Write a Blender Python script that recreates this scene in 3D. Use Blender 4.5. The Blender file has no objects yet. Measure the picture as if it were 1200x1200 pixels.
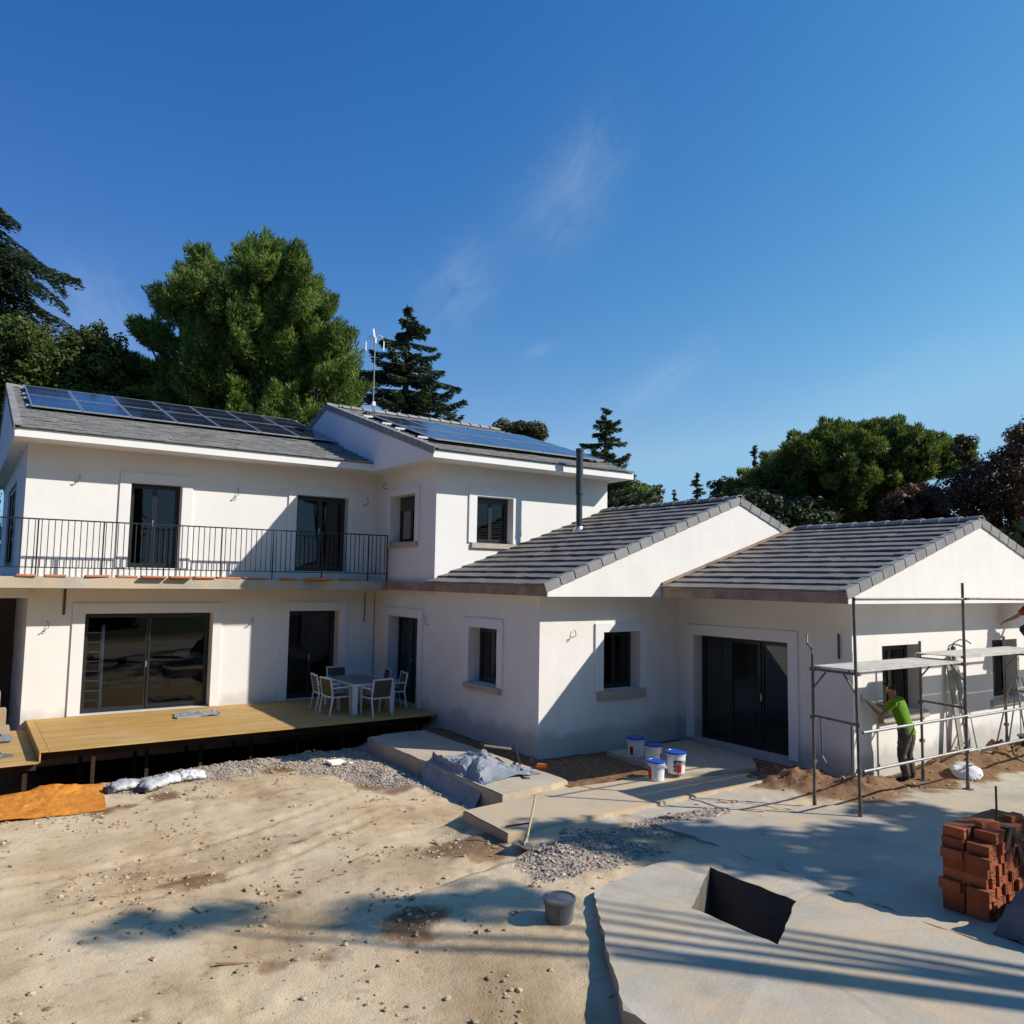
import bpy, bmesh, math, random
import numpy as np
from mathutils import Vector, Matrix, noise as mnoise
R = math.radians
random.seed(7); NR = np.random.default_rng(11)
scene = bpy.context.scene
COL = scene.collection

# ------------------------------------------------------------------ helpers
class MB:
    """collects shapes; build() links them as ONE mesh object"""
    def __init__(s): s.v = []; s.f = []; s.m = []; s.t = []; s.tint = 0.5; s.mi = 0
    def add(s, vs, fs):
        n = len(s.v); s.v += [tuple(p) for p in vs]; s.t += [s.tint] * len(vs)
        for f in fs: s.f.append(tuple(i + n for i in f)); s.m.append(s.mi)
    def hexa(s, p):   # 8 points: bottom ring 0-3, top ring 4-7
        s.add(p, [(3, 2, 1, 0), (4, 5, 6, 7), (0, 1, 5, 4), (1, 2, 6, 5), (2, 3, 7, 6), (3, 0, 4, 7)])
    def box(s, x0, x1, y0, y1, z0, z1):
        s.hexa([(x0, y0, z0), (x1, y0, z0), (x1, y1, z0), (x0, y1, z0), (x0, y0, z1), (x1, y0, z1), (x1, y1, z1), (x0, y1, z1)])
    def obox(s, c, sx, sy, sz, rz=0, tilt=(0, 0)):
        M = Matrix.Translation(c) @ Matrix.Rotation(rz, 4, 'Z') @ Matrix.Rotation(tilt[0], 4, 'X') @ Matrix.Rotation(tilt[1], 4, 'Y')
        s.hexa([M @ Vector((a * sx / 2, b * sy / 2, d * sz / 2)) for d in (-1, 1) for a, b in ((-1, -1), (1, -1), (1, 1), (-1, 1))])
    def bar(s, p, q, w, h=None, up=(0, 0, 1)):
        p, q = Vector(p), Vector(q); h = h or w; d = (q - p).normalized(); u = Vector(up)
        if abs(d.dot(u)) > .98: u = Vector((0, 1, 0))
        a = d.cross(u).normalized() * w / 2; b = a.cross(d).normalized() * h / 2
        s.hexa([p - a - b, p + a - b, p + a + b, p - a + b, q - a - b, q + a - b, q + a + b, q - a + b])
    def tube(s, pts, r, n=8, cap=True):
        pts = [Vector(p) for p in pts]; rs = r if isinstance(r, (list, tuple)) else [r] * len(pts)
        rings = []; up = Vector((.13, .21, .97))
        for i, p in enumerate(pts):
            d = (pts[min(i + 1, len(pts) - 1)] - pts[max(i - 1, 0)]).normalized()
            if abs(d.dot(up)) > .95: up = Vector((.9, .3, .1))
            a = d.cross(up).normalized(); b = d.cross(a)
            rings.append([p + (a * math.cos(t) + b * math.sin(t)) * rs[i] for t in (2 * math.pi * k / n for k in range(n))])
        vs = [v for g in rings for v in g]; fs = []
        for i in range(len(pts) - 1):
            for k in range(n):
                fs.append((i * n + k, i * n + (k + 1) % n, (i + 1) * n + (k + 1) % n, (i + 1) * n + k))
        if cap: fs += [tuple(range(n))[::-1], tuple((len(pts) - 1) * n + k for k in range(n))]
        s.add(vs, fs)
    def lathe(s, c, prof, n=20, cap=True):
        c = Vector(c); vs = []; fs = []
        for (r, z) in prof:
            vs += [c + Vector((r * math.cos(2 * math.pi * k / n), r * math.sin(2 * math.pi * k / n), z)) for k in range(n)]
        for i in range(len(prof) - 1):
            for k in range(n): fs.append((i * n + k, i * n + (k + 1) % n, (i + 1) * n + (k + 1) % n, (i + 1) * n + k))
        if cap: fs += [tuple(range(n))[::-1], tuple((len(prof) - 1) * n + k for k in range(n))]
        s.add(vs, fs)
    def prism(s, poly, axis, a0, a1):
        """poly in the two other axes (order x,y,z), extruded along axis"""
        def P(u, w, a): return {'x': (a, u, w), 'y': (u, a, w), 'z': (u, w, a)}[axis]
        n = len(poly); vs = [P(u, w, a0) for u, w in poly] + [P(u, w, a1) for u, w in poly]
        s.add(vs, [tuple(range(n))[::-1], tuple(range(n, 2 * n))] + [(i, (i + 1) % n, n + (i + 1) % n, n + i) for i in range(n)])
    def build(s, name, mats, parent=None, smooth=False, bevel=0, recalc=True):
        me = bpy.data.meshes.new(name); me.from_pydata(s.v, [], s.f)
        mats = mats if isinstance(mats, (list, tuple)) else [mats]
        for m in mats: me.materials.append(m)
        if len(mats) > 1: me.polygons.foreach_set('material_index', s.m)
        at = me.attributes.new('tint', 'FLOAT', 'POINT'); at.data.foreach_set('value', s.t)
        if recalc:
            bm = bmesh.new(); bm.from_mesh(me); bmesh.ops.recalc_face_normals(bm, faces=bm.faces)
            if bevel: bmesh.ops.bevel(bm, geom=list(bm.edges), offset=bevel, segments=2, affect='EDGES', clamp_overlap=True)
            bm.to_mesh(me); bm.free()
        if smooth: me.polygons.foreach_set('use_smooth', [True] * len(me.polygons))
        me.update()
        return link(name, me, parent)

def wmat(o):
    return (wmat(o.parent) @ o.matrix_parent_inverse @ o.matrix_basis) if o.parent else o.matrix_basis.copy()
def link(name, data, parent=None):      # mesh given in world coordinates
    o = bpy.data.objects.new(name, data); COL.objects.link(o)
    if parent: o.parent = parent; o.matrix_parent_inverse = wmat(parent).inverted()
    return o
def tag(o, label=None, cat=None, group=None, kind=None):
    if label: o['label'] = label
    if cat: o['category'] = cat
    if group: o['group'] = group
    if kind: o['kind'] = kind
    return o
def thing(name, loc, label=None, cat=None, group=None, rz=0):
    o = bpy.data.objects.new(name, None); COL.objects.link(o); o.empty_display_size = .2
    o.location = loc; o.rotation_euler = (0, 0, rz)
    return tag(o, label, cat, group)
def sub(name, parent):      # an Empty one level down, kept at the parent's place
    o = bpy.data.objects.new(name, None); COL.objects.link(o); o.parent = parent; o.empty_display_size = .1
    return o
def put(mb, name, mat, parent, **k):
    """build mesh in the PARENT's local space"""
    o = mb.build(name, mat, None, **k); o.parent = parent; return o
def copy_tree(src, loc, rz=0, label=None):
    c = src.copy(); COL.objects.link(c); c.location = loc; c.rotation_euler = (0, 0, rz)
    if label: c['label'] = label
    def rec(a, b):
        for ch in list(a.children):
            d = ch.copy(); COL.objects.link(d); d.parent = b; rec(ch, d)
    rec(src, c)
    return c

# ------------------------------------------------------------------ materials
def mat(name): 
    m = bpy.data.materials.new(name); m.use_nodes = True; nt = m.node_tree
    return m, nt, nt.nodes, nt.links, nt.nodes['Principled BSDF']
def ramp(N, stops, interp='LINEAR'):
    r = N.new('ShaderNodeValToRGB'); r.color_ramp.interpolation = interp
    while len(r.color_ramp.elements) < len(stops): r.color_ramp.elements.new(.5)
    for e, (p, c) in zip(r.color_ramp.elements, stops): e.position = p; e.color = (*c, 1)
    return r
def noise_node(N, L, scale, detail=6, rough=.6, coord='Object', vec=None):
    n = N.new('ShaderNodeTexNoise'); n.inputs['Scale'].default_value = scale; n.inputs['Detail'].default_value = detail; n.inputs['Roughness'].default_value = rough
    if vec is None:
        tc = N.new('ShaderNodeTexCoord'); vec = tc.outputs[coord]
    L.new(vec, n.inputs['Vector']); return n
def bump(N, L, b, h, strength=.3, dist=.02):
    bp = N.new('ShaderNodeBump'); bp.inputs['Strength'].default_value = strength; bp.inputs['Distance'].default_value = dist
    L.new(h, bp.inputs['Height']); L.new(bp.outputs['Normal'], b.inputs['Normal']); return bp
def mixc(N, L, fac, a, b, mode='MIX'):
    m = N.new('ShaderNodeMix'); m.data_type = 'RGBA'; m.blend_type = mode
    if isinstance(fac, (int, float)): m.inputs[0].default_value = fac
    else: L.new(fac, m.inputs[0])
    for i, c in ((6, a), (7, b)):
        if isinstance(c, tuple): m.inputs[i].default_value = (*c, 1)
        else: L.new(c, m.inputs[i])
    return m.outputs[2]
def simple(name, c1, c2=None, scale=4, rough=.7, bs=.15, bscale=60, metal=0, spec=.3, tint=0, stretch=None, dist=.01):
    m, nt, N, L, b = mat(name)
    c2 = c2 or tuple(x * .82 for x in c1)
    vec = None
    tc = N.new('ShaderNodeTexCoord'); vec = tc.outputs['Object']
    if stretch:
        mp = N.new('ShaderNodeMapping'); mp.inputs['Scale'].default_value = stretch; L.new(vec, mp.inputs['Vector']); vec = mp.outputs['Vector']
    n = noise_node(N, L, scale, 7, .62, vec=vec)
    r = ramp(N, [(.32, c2), (.68, c1)]); L.new(n.outputs['Fac'], r.inputs['Fac']); col = r.outputs['Color']
    if tint:
        a = N.new('ShaderNodeAttribute'); a.attribute_name = 'tint'
        rr = ramp(N, [(0, (1 - tint,) * 3), (1, (1 + tint,) * 3)]); L.new(a.outputs['Fac'], rr.inputs['Fac'])
        col = mixc(N, L, 1.0, col, rr.outputs['Color'], 'MULTIPLY')
    L.new(col, b.inputs['Base Color'])
    b.inputs['Roughness'].default_value = rough; b.inputs['Metallic'].default_value = metal; b.inputs['Specular IOR Level'].default_value = spec
    if bs:
        n2 = noise_node(N, L, bscale, 5, .6, vec=vec); bump(N, L, b, n2.outputs['Fac'], bs, dist)
    return m
def plaster(name, c, dirty, streak=.35, damp=.78):
    m, nt, N, L, b = mat(name)
    tc = N.new('ShaderNodeTexCoord')
    n = noise_node(N, L, .9, 8, .65, vec=tc.outputs['Object'])
    r = ramp(N, [(.38, dirty), (.62, c)]); L.new(n.outputs['Fac'], r.inputs['Fac'])
    mp = N.new('ShaderNodeMapping'); mp.inputs['Scale'].default_value = (3.2, 3.2, .25); L.new(tc.outputs['Object'], mp.inputs['Vector'])
    n2 = noise_node(N, L, 1.6, 6, .6, vec=mp.outputs['Vector'])
    r2 = ramp(N, [(.45, c), (.75, dirty)]); L.new(n2.outputs['Fac'], r2.inputs['Fac'])
    col = mixc(N, L, streak, r.outputs['Color'], r2.outputs['Color'])
    # splash-dirt near the ground: damp, soil-stained plinth with a ragged edge
    sep = N.new('ShaderNodeSeparateXYZ'); L.new(tc.outputs['Object'], sep.inputs[0])
    n3 = noise_node(N, L, 1.3, 6, .65, vec=tc.outputs['Object'])
    ma = N.new('ShaderNodeMath'); ma.operation = 'MULTIPLY_ADD'; ma.inputs[1].default_value = -.9; L.new(n3.outputs['Fac'], ma.inputs[0]); L.new(sep.outputs['Z'], ma.inputs[2])
    r3 = ramp(N, [(.0, (1, 1, 1)), (.22, (0, 0, 0))]); 
    ad = N.new('ShaderNodeMath'); ad.operation = 'ADD'; ad.inputs[1].default_value = .1; L.new(ma.outputs[0], ad.inputs[0]); L.new(ad.outputs[0], r3.inputs['Fac'])
    col = mixc(N, L, r3.outputs['Color'], col, tuple(x * damp for x in dirty))
    L.new(col, b.inputs['Base Color']); b.inputs['Roughness'].default_value = .92; b.inputs['Specular IOR Level'].default_value = .15
    n4 = noise_node(N, L, 60, 4, .6, vec=tc.outputs['Object']); n5 = noise_node(N, L, 5, 5, .6, vec=tc.outputs['Object'])
    hm = mixc(N, L, .75, n4.outputs['Fac'], n5.outputs['Fac']); bump(N, L, b, hm, .22, .02)
    return m
M = {}
M['white'] = plaster('white render', (.82, .80, .775), (.775, .75, .72))
M['white_raw'] = plaster('raw white render', (.84, .80, .755), (.755, .72, .675), .35, .74)
M['trim'] = simple('smooth render trim', (.81, .795, .775), (.78, .765, .745), 2, .9, .05, 90, spec=.15)
M['fascia'] = simple('white fascia', (.82, .81, .80), (.78, .77, .755), 2, .85, .03, spec=.2)
M['rawfascia'] = simple('stained mortar fascia', (.42, .31, .235), (.22, .155, .115), 2.6, .95, .35, 40, spec=.1)
def dusty_concrete(name, c1, c2, sand, amount):
    m, nt, N, L, b = mat(name); tc = N.new('ShaderNodeTexCoord'); V = tc.outputs['Object']
    n = noise_node(N, L, 1.1, 8, .65, vec=V); r = ramp(N, [(.3, c2), (.65, c1)]); L.new(n.outputs['Fac'], r.inputs['Fac'])
    n2 = noise_node(N, L, .75, 9, .7, vec=V); r2 = ramp(N, [(amount - .1, (1, 1, 1)), (amount + .1, (0, 0, 0))]); L.new(n2.outputs['Fac'], r2.inputs['Fac'])
    col = mixc(N, L, r2.outputs['Color'], r.outputs['Color'], sand)
    vo = N.new('ShaderNodeTexVoronoi'); vo.inputs['Scale'].default_value = 55; L.new(V, vo.inputs['Vector']); sp = ramp(N, [(.05, (.55, .5, .45)), (.16, (1, 1, 1))]); L.new(vo.outputs['Distance'], sp.inputs['Fac'])
    n3 = noise_node(N, L, 2.4, 4, .6, vec=V); r3 = ramp(N, [(.45, (0, 0, 0)), (.62, (1, 1, 1))]); L.new(n3.outputs['Fac'], r3.inputs['Fac'])
    col = mixc(N, L, r3.outputs['Color'], col, mixc(N, L, 1, col, sp.outputs['Color'], 'MULTIPLY'))
    L.new(col, b.inputs['Base Color']); b.inputs['Roughness'].default_value = .95; b.inputs['Specular IOR Level'].default_value = .1
    n4 = noise_node(N, L, 22, 7, .7, vec=V); bump(N, L, b, n4.outputs['Fac'], .4, .02); return m
M['concrete'] = dusty_concrete('pale concrete', (.53, .475, .39), (.37, .325, .26), (.57, .45, .30), .46)
M['pit'] = simple('darkened pit concrete', (.17, .15, .125), (.10, .088, .072), 1.2, .95, .3, 30, spec=.1)  # darker copy of the concrete, the pit's shade put into its colour
M['tile'] = simple('grey concrete tile', (.235, .210, .192), (.178, .158, .145), 3.5, .75, .25, 50, spec=.3, tint=.13)
M['tile_pale'] = simple('weathered grey tile', (.30, .29, .278), (.205, .198, .19), 3.5, .7, .25, 50, spec=.4, tint=.14)
M['ridge'] = simple('grey ridge tile', (.31, .305, .30), (.22, .216, .21), 3, .75, .25, 40, spec=.3, tint=.18)
M['infill'] = simple('dark underlay', (.05, .047, .045), (.03, .03, .03), 4, .9, .1)  # near-black fill for painted brick holes and hedge cores
M['frame'] = simple('anthracite window frame', (.028, .031, .036), (.022, .025, .028), 3, .35, 0, metal=.3, spec=.5)
M['shutter'] = simple('anthracite shutter slats', (.05, .053, .058), (.04, .042, .046), 3, .45, 0, spec=.4)
M['rail'] = simple('black iron', (.022, .021, .021), (.015, .015, .015), 6, .45, .05, metal=.2, spec=.5)
M['sill'] = simple('beige stone sill', (.52, .46, .37), (.40, .35, .28), 6, .8, .15, 60, spec=.2)
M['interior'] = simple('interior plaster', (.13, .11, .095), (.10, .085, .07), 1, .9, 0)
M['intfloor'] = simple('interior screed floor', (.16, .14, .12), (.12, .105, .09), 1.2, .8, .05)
M['cable'] = simple('grey cable sheath', (.10, .10, .10), (.06, .06, .06), 8, .6, 0)
M['steel'] = simple('galvanised steel', (.30, .30, .30), (.20, .20, .20), 9, .5, .08, 70, metal=.6, spec=.5)
M['oldsteel'] = simple('worn scaffold steel', (.22, .205, .19), (.10, .085, .075), 11, .55, .15, 60, metal=.55, spec=.4)
M['alu'] = simple('aluminium', (.72, .73, .75), (.6, .61, .63), 9, .35, .03, metal=.85, spec=.5)
M['flue'] = simple('dark grey flue pipe', (.075, .09, .10), (.055, .065, .07), 6, .4, .03, metal=.5, spec=.5)
M['whitemetal'] = simple('white coated metal', (.78, .79, .80), (.72, .73, .74), 5, .4, 0, spec=.4)
M['mesh_brown'] = simple('brown textilene', (.13, .10, .075), (.10, .075, .055), 60, .75, .2, 200)
M['mesh_grey'] = simple('dark grey textilene', (.07, .075, .085), (.055, .06, .065), 60, .75, .2, 200)
M['tabletop'] = simple('grey table slab', (.20, .20, .21), (.15, .15, .155), 8, .4, .03)
M['terracotta'] = simple('terracotta', (.66, .26, .13), (.46, .17, .085), 5, .9, .25, 60, tint=.25, spec=.15)
M['brick'] = simple('hollow clay brick', (.43, .135, .058), (.28, .082, .038), 7, .9, .3, 80, tint=.25, spec=.15)
M['tarp'] = simple('orange geotextile', (.66, .255, .04), (.54, .195, .03), 3, .75, .3, 30, spec=.2)
M['membrane'] = simple('grey waterproof sheet', (.30, .325, .37), (.19, .205, .235), 3, .6, .2, 40, spec=.3)
M['sack'] = simple('pale plastic sack', (.62, .62, .63), (.36, .37, .38), 7, .55, .3, 30, spec=.35)
M['whitesack'] = simple('white plastic sack', (.82, .82, .83), (.68, .69, .70), 7, .5, .35, 30, spec=.35)
M['greysack'] = simple('dusty grey sack', (.20, .205, .22), (.12, .125, .135), 5, .7, .3, 30, spec=.25)
M['bucket'] = simple('white plastic', (.82, .82, .80), (.76, .76, .74), 3, .4, 0, spec=.4)
M['bluelid'] = simple('blue plastic lid', (.02, .10, .52), (.018, .08, .44), 3, .35, 0, spec=.45)
M['reddecal'] = simple('red label print', (.62, .02, .02), (.55, .018, .018), 3, .45, 0)
M['blackdecal'] = simple('black label print', (.02, .02, .022), None, 3, .45, 0)
M['yellowdecal'] = simple('yellow label print', (.65, .42, .03), None, 3, .45, 0)
M['darkplastic'] = simple('dark plastic', (.04, .042, .047), (.03, .03, .033), 5, .5, .05)
M['greyboard'] = simple('weathered grey plank', (.36, .33, .29), (.23, .21, .18), 5, .9, .3, 50, stretch=(.5, 6, 6))
M['scafboard'] = simple('dusty scaffold deck', (.66, .63, .57), (.46, .43, .38), 5, .85, .3, 50)
M['cardboard'] = simple('cardboard', (.46, .34, .22), (.38, .27, .17), 3, .85, .05)
M['rust'] = simple('rusty rod', (.12, .06, .035), (.06, .03, .02), 20, .8, .2)
M['bark'] = simple('bark', (.10, .075, .055), (.05, .037, .028), 5, .95, .6, 20, stretch=(2, 2, .4))
def wood():
    m, nt, N, L, b = mat('pine decking'); tc = N.new('ShaderNodeTexCoord')
    mp = N.new('ShaderNodeMapping'); mp.inputs['Scale'].default_value = (.7, 9, 9); L.new(tc.outputs['Object'], mp.inputs['Vector'])
    n = noise_node(N, L, 2.2, 8, .65, vec=mp.outputs['Vector'])
    r = ramp(N, [(.3, (.36, .20, .055)), (.5, (.50, .305, .095)), (.7, (.60, .40, .15))]); L.new(n.outputs['Fac'], r.inputs['Fac'])
    a = N.new('ShaderNodeAttribute'); a.attribute_name = 'tint'
    rr = ramp(N, [(0, (.80, .78, .74)), (1, (1.12, 1.1, 1.06))]); L.new(a.outputs['Fac'], rr.inputs['Fac'])
    col = mixc(N, L, 1.0, r.outputs['Color'], rr.outputs['Color'], 'MULTIPLY')
    n2 = noise_node(N, L, .8, 5, .6, vec=tc.outputs['Object']); r2 = ramp(N, [(.5, (0, 0, 0)), (.75, (1, 1, 1))]); L.new(n2.outputs['Fac'], r2.inputs['Fac'])
    mm = N.new('ShaderNodeMath'); mm.operation = 'MULTIPLY'; mm.inputs[1].default_value = .4; L.new(r2.outputs['Color'], mm.inputs[0])
    col = mixc(N, L, mm.outputs[0], col, (.55, .44, .28))      # dried plaster dust
    L.new(col, b.inputs['Base Color']); b.inputs['Roughness'].default_value = .7
    bump(N, L, b, n.outputs['Fac'], .15, .01); return m
M['dusty'] = dusty_concrete('sand dusted concrete', (.53, .47, .38), (.38, .33, .26), (.56, .435, .285), .56)
M['deck'] = wood()
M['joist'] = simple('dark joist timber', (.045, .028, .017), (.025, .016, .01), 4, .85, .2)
def glass():
    m, nt, N, L, b = mat('window glass'); N.remove(b); out = N['Material Output']
    t = N.new('ShaderNodeBsdfTransparent'); t.inputs['Color'].default_value = (.55, .56, .57, 1)
    g = N.new('ShaderNodeBsdfGlossy'); g.inputs['Roughness'].default_value = .015; g.inputs['Color'].default_value = (.9, .93, .95, 1)
    fr = N.new('ShaderNodeFresnel'); fr.inputs['IOR'].default_value = 1.62
    n = noise_node(N, L, .7, 2, .5); bp = N.new('ShaderNodeBump'); bp.inputs['Strength'].default_value = .02; bp.inputs['Distance'].default_value = .05
    L.new(n.outputs['Fac'], bp.inputs['Height']); L.new(bp.outputs['Normal'], g.inputs['Normal'])
    mx = N.new('ShaderNodeMixShader'); L.new(fr.outputs['Fac'], mx.inputs['Fac']); L.new(t.outputs['BSDF'], mx.inputs[1]); L.new(g.outputs['BSDF'], mx.inputs[2])
    L.new(mx.outputs['Shader'], out.inputs['Surface']); return m
M['glass'] = glass()
def solar():
    m, nt, N, L, b = mat('solar cells'); tc = N.new('ShaderNodeTexCoord')
    br = N.new('ShaderNodeTexBrick'); br.offset = 0; br.inputs['Scale'].default_value = 1; br.inputs['Brick Width'].default_value = .178; br.inputs['Row Height'].default_value = .178
    br.inputs['Mortar Size'].default_value = .003; br.inputs['Mortar Smooth'].default_value = .2
    br.inputs['Color1'].default_value = (.014, .020, .045, 1); br.inputs['Color2'].default_value = (.018, .026, .058, 1); br.inputs['Mortar'].default_value = (.10, .115, .14, 1)
    L.new(tc.outputs['Object'], br.inputs['Vector']); L.new(br.outputs['Color'], b.inputs['Base Color'])
    b.inputs['Roughness'].default_value = .08; b.inputs['Specular IOR Level'].default_value = .5; b.inputs['Coat Weight'].default_value = .15; b.inputs['Coat Roughness'].default_value = .05
    return m
M['solar'] = solar()
def leafmat(name, c1, c2, trans=.25, rough=.55):
    m, nt, N, L, b = mat(name); out = N['Material Output']
    a = N.new('ShaderNodeAttribute'); a.attribute_name = 'tint'
    r = ramp(N, [(0, c2), (1, c1)]); L.new(a.outputs['Fac'], r.inputs['Fac'])
    L.new(r.outputs['Color'], b.inputs['Base Color']); b.inputs['Roughness'].default_value = rough; b.inputs['Specular IOR Level'].default_value = .3
    t = N.new('ShaderNodeBsdfTranslucent'); col = mixc(N, L, 1.0, r.outputs['Color'], (1.3, 1.35, .7), 'MULTIPLY'); L.new(col, t.inputs['Color'])
    mx = N.new('ShaderNodeMixShader'); mx.inputs['Fac'].default_value = trans
    L.new(b.outputs['BSDF'], mx.inputs[1]); L.new(t.outputs['BSDF'], mx.inputs[2]); L.new(mx.outputs['Shader'], out.inputs['Surface']); return m
M['pine'] = leafmat('pine needles', (.20, .275, .052), (.050, .088, .022), .32)
M['broad'] = leafmat('broad leaves', (.13, .16, .034), (.04, .06, .016), .32)
M['cedar'] = leafmat('cedar needles', (.075, .108, .062), (.026, .042, .028), .15)
M['spruce'] = leafmat('blue cedar needles', (.11, .15, .08), (.035, .056, .036), .18)
M['umbrella'] = leafmat('stone pine needles', (.20, .25, .055), (.045, .07, .02), .3)
M['purple'] = leafmat('purple plum leaves', (.125, .055, .034), (.05, .026, .020), .2)
M['hedge'] = leafmat('cypress hedge', (.060, .085, .030), (.022, .034, .014), .15)
M['autumn'] = leafmat('bronze leaves', (.11, .095, .035), (.045, .045, .02), .2)
M['skin'] = simple('skin', (.40, .20, .13), (.33, .155, .10), 12, .6, .05)
M['hivis'] = simple('lime t-shirt', (.13, .28, .012), (.10, .225, .010), 6, .8, .2, 40)
M['camo'] = simple('camouflage trousers', (.14, .12, .09), (.045, .042, .035), 9, .9, .25, 30)
M['navy'] = simple('dark work clothes', (.05, .055, .07), (.035, .04, .05), 6, .9, .25, 30)
M['redshirt'] = simple('red work shirt', (.42, .05, .03), (.33, .035, .02), 6, .85, .25, 30)
M['hair'] = simple('dark hair', (.02, .014, .01), (.012, .009, .007), 30, .6, .3, 80)
M['shoe'] = simple('work boots', (.05, .04, .03), (.03, .025, .02), 8, .7, .15)
M['orangeplastic'] = simple('orange plastic', (.62, .20, .04), (.5, .15, .03), 5, .6, .1)
M['palewood'] = simple('pale wood handle', (.60, .48, .30), (.48, .37, .22), 8, .7, .1)

# ------------------------------------------------------------------ camera, light, sky
FW = Vector((.5652, .8207, .0837)); RT = Vector((.8227, -.5682, .0165)); UP = Vector((-.0611, -.0595, .9964))
CAM = Vector((0, 0, 3.677)); FPX = 932.25
cd = bpy.data.cameras.new('camera'); cam = bpy.data.objects.new('camera', cd); COL.objects.link(cam); scene.camera = cam
cd.sensor_width = 36; cd.lens = FPX / 1200 * 36; cd.clip_start = .05; cd.clip_end = 3000
fw = FW.normalized(); rt = (RT - fw * RT.dot(fw)).normalized(); up = rt.cross(fw)
cam.matrix_world = Matrix(((rt.x, up.x, -fw.x, 0), (rt.y, up.y, -fw.y, 0), (rt.z, up.z, -fw.z, CAM.z), (0, 0, 0, 1)))
def view_pt(px, py, depth):
    return CAM + (fw + rt * ((px - 600) / FPX) - up * ((py - 600) / FPX)) * depth
sd = Vector((1.0, -1.0, .985)).normalized()          # towards the sun
sl = bpy.data.lights.new('sun', 'SUN'); sl.energy = 5.0; sl.angle = R(.55); sl.color = (1, .94, .845)
so = bpy.data.objects.new('sun', sl); COL.objects.link(so); so.rotation_euler = sd.to_track_quat('Z', 'Y').to_euler(); so.location = (30, -30, 40)
w = bpy.data.worlds.new('World'); scene.world = w; w.use_nodes = True
N, L = w.node_tree.nodes, w.node_tree.links
sky = N.new('ShaderNodeTexSky'); sky.sky_type = 'NISHITA'; sky.sun_disc = False
sky.sun_elevation = math.asin(sd.z); sky.sun_rotation = math.atan2(sd.x, sd.y); sky.air_density = 1.0; sky.dust_density = 0; sky.ozone_density = 6; sky.altitude = 0
bg = N['Background']; bg.inputs['Strength'].default_value = .115
# deepen the blue of the clear sky per channel
sps = N.new('ShaderNodeSeparateColor'); L.new(sky.outputs['Color'], sps.inputs[0]); cmb = N.new('ShaderNodeCombineColor')
def mnode(op, *ins):
    m = N.new('ShaderNodeMath'); m.operation = op
    for i, v in enumerate(ins):
        if isinstance(v, (int, float)): m.inputs[i].default_value = v
        else: L.new(v, m.inputs[i])
    return m.outputs[0]
tc = N.new('ShaderNodeTexCoord'); dirv = tc.outputs['Generated']; total = None
def dot(v):
    d = N.new('ShaderNodeVectorMath'); d.operation = 'DOT_PRODUCT'; d.inputs[1].default_value = v; L.new(dirv, d.inputs[0]); return d.outputs['Value']
side = dot(tuple(rt))          # the sky brightens towards the sun's side
for i, (g, c, k, cap) in enumerate(((1.883, .48, .66, 2.35), (1.067, .52, 1.01, 4.4), (.644, .2, 1.98, 6.5))):
    v = mnode('MULTIPLY', mnode('MULTIPLY', mnode('POWER', sps.outputs[i], g), mnode('EXPONENT', mnode('MULTIPLY', side, c))), k)
    L.new(mnode('MINIMUM', v, cap), cmb.inputs[i])
# thin cirrus in the sky itself (by direction)
def sky_dir(px, py): return (fw + rt * ((px - 600) / FPX) - up * ((py - 600) / FPX)).normalized()
for (x0, y0, x1, y1, W, k, sd_) in ((650, 270, 725, 120, .045, .17, 1), (500, 385, 575, 290, .040, .25, 2), (600, 300, 700, 200, .06, .10, 3), (690, 500, 860, 400, .03, .14, 4), (60, 310, 150, 420, .05, .16, 5), (615, 415, 650, 405, .008, .18, 6), (960, 480, 1180, 380, .03, .07, 7)):
    p, q = sky_dir(x0, y0), sky_dir(x1, y1); c = (p + q).normalized(); al = (q - p); ln = al.length / 2; al.normalize(); ac = c.cross(al).normalized()
    u = dot(al); v = dot(ac); z = dot(c); u0 = al.dot(c)
    e = mnode('ADD', mnode('POWER', mnode('ABSOLUTE', mnode('DIVIDE', mnode('SUBTRACT', u, u0), ln)), 2.0), mnode('POWER', mnode('ABSOLUTE', mnode('DIVIDE', v, W)), 2.0))
    g = mnode('MULTIPLY', mnode('EXPONENT', mnode('MULTIPLY', e, -1.3)), mnode('GREATER_THAN', z, 0.0))
    cv = N.new('ShaderNodeCombineXYZ'); L.new(mnode('MULTIPLY', u, 7.0), cv.inputs[0]); L.new(mnode('MULTIPLY', v, 14.0), cv.inputs[1]); cv.inputs[2].default_value = sd_ * 3.7
    n1 = noise_node(N, L, 1.6, 9, .64, vec=cv.outputs[0]); n1.inputs['Distortion'].default_value = .9
    r1 = ramp(N, [(.30, (0, 0, 0)), (.78, (1, 1, 1))]); L.new(n1.outputs['Fac'], r1.inputs['Fac'])
    t_ = mnode('MULTIPLY', mnode('MULTIPLY', g, r1.outputs['Color']), k); total = t_ if total is None else mnode('ADD', total, t_)
L.new(mixc(N, L, total, cmb.outputs['Color'], (6.3, 7.0, 7.6)), bg.inputs['Color'])
scene.view_settings.view_transform = 'Standard'; scene.view_settings.look = 'None'; scene.view_settings.gamma = 1; scene.view_settings.exposure = .09
scene.cycles.max_bounces = 5; scene.cycles.diffuse_bounces = 3; scene.cycles.glossy_bounces = 3; scene.cycles.transparent_max_bounces = 8; scene.cycles.caustics_reflective = False; scene.cycles.caustics_refractive = False; scene.cycles.use_denoising = True; scene.cycles.sample_clamp_indirect = 6
# ------------------------------------------------------------------ the house
house = thing('house', (10, 15, 0), 'white rendered two storey house under renovation with grey tiled roofs and black window frames', 'house')

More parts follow.
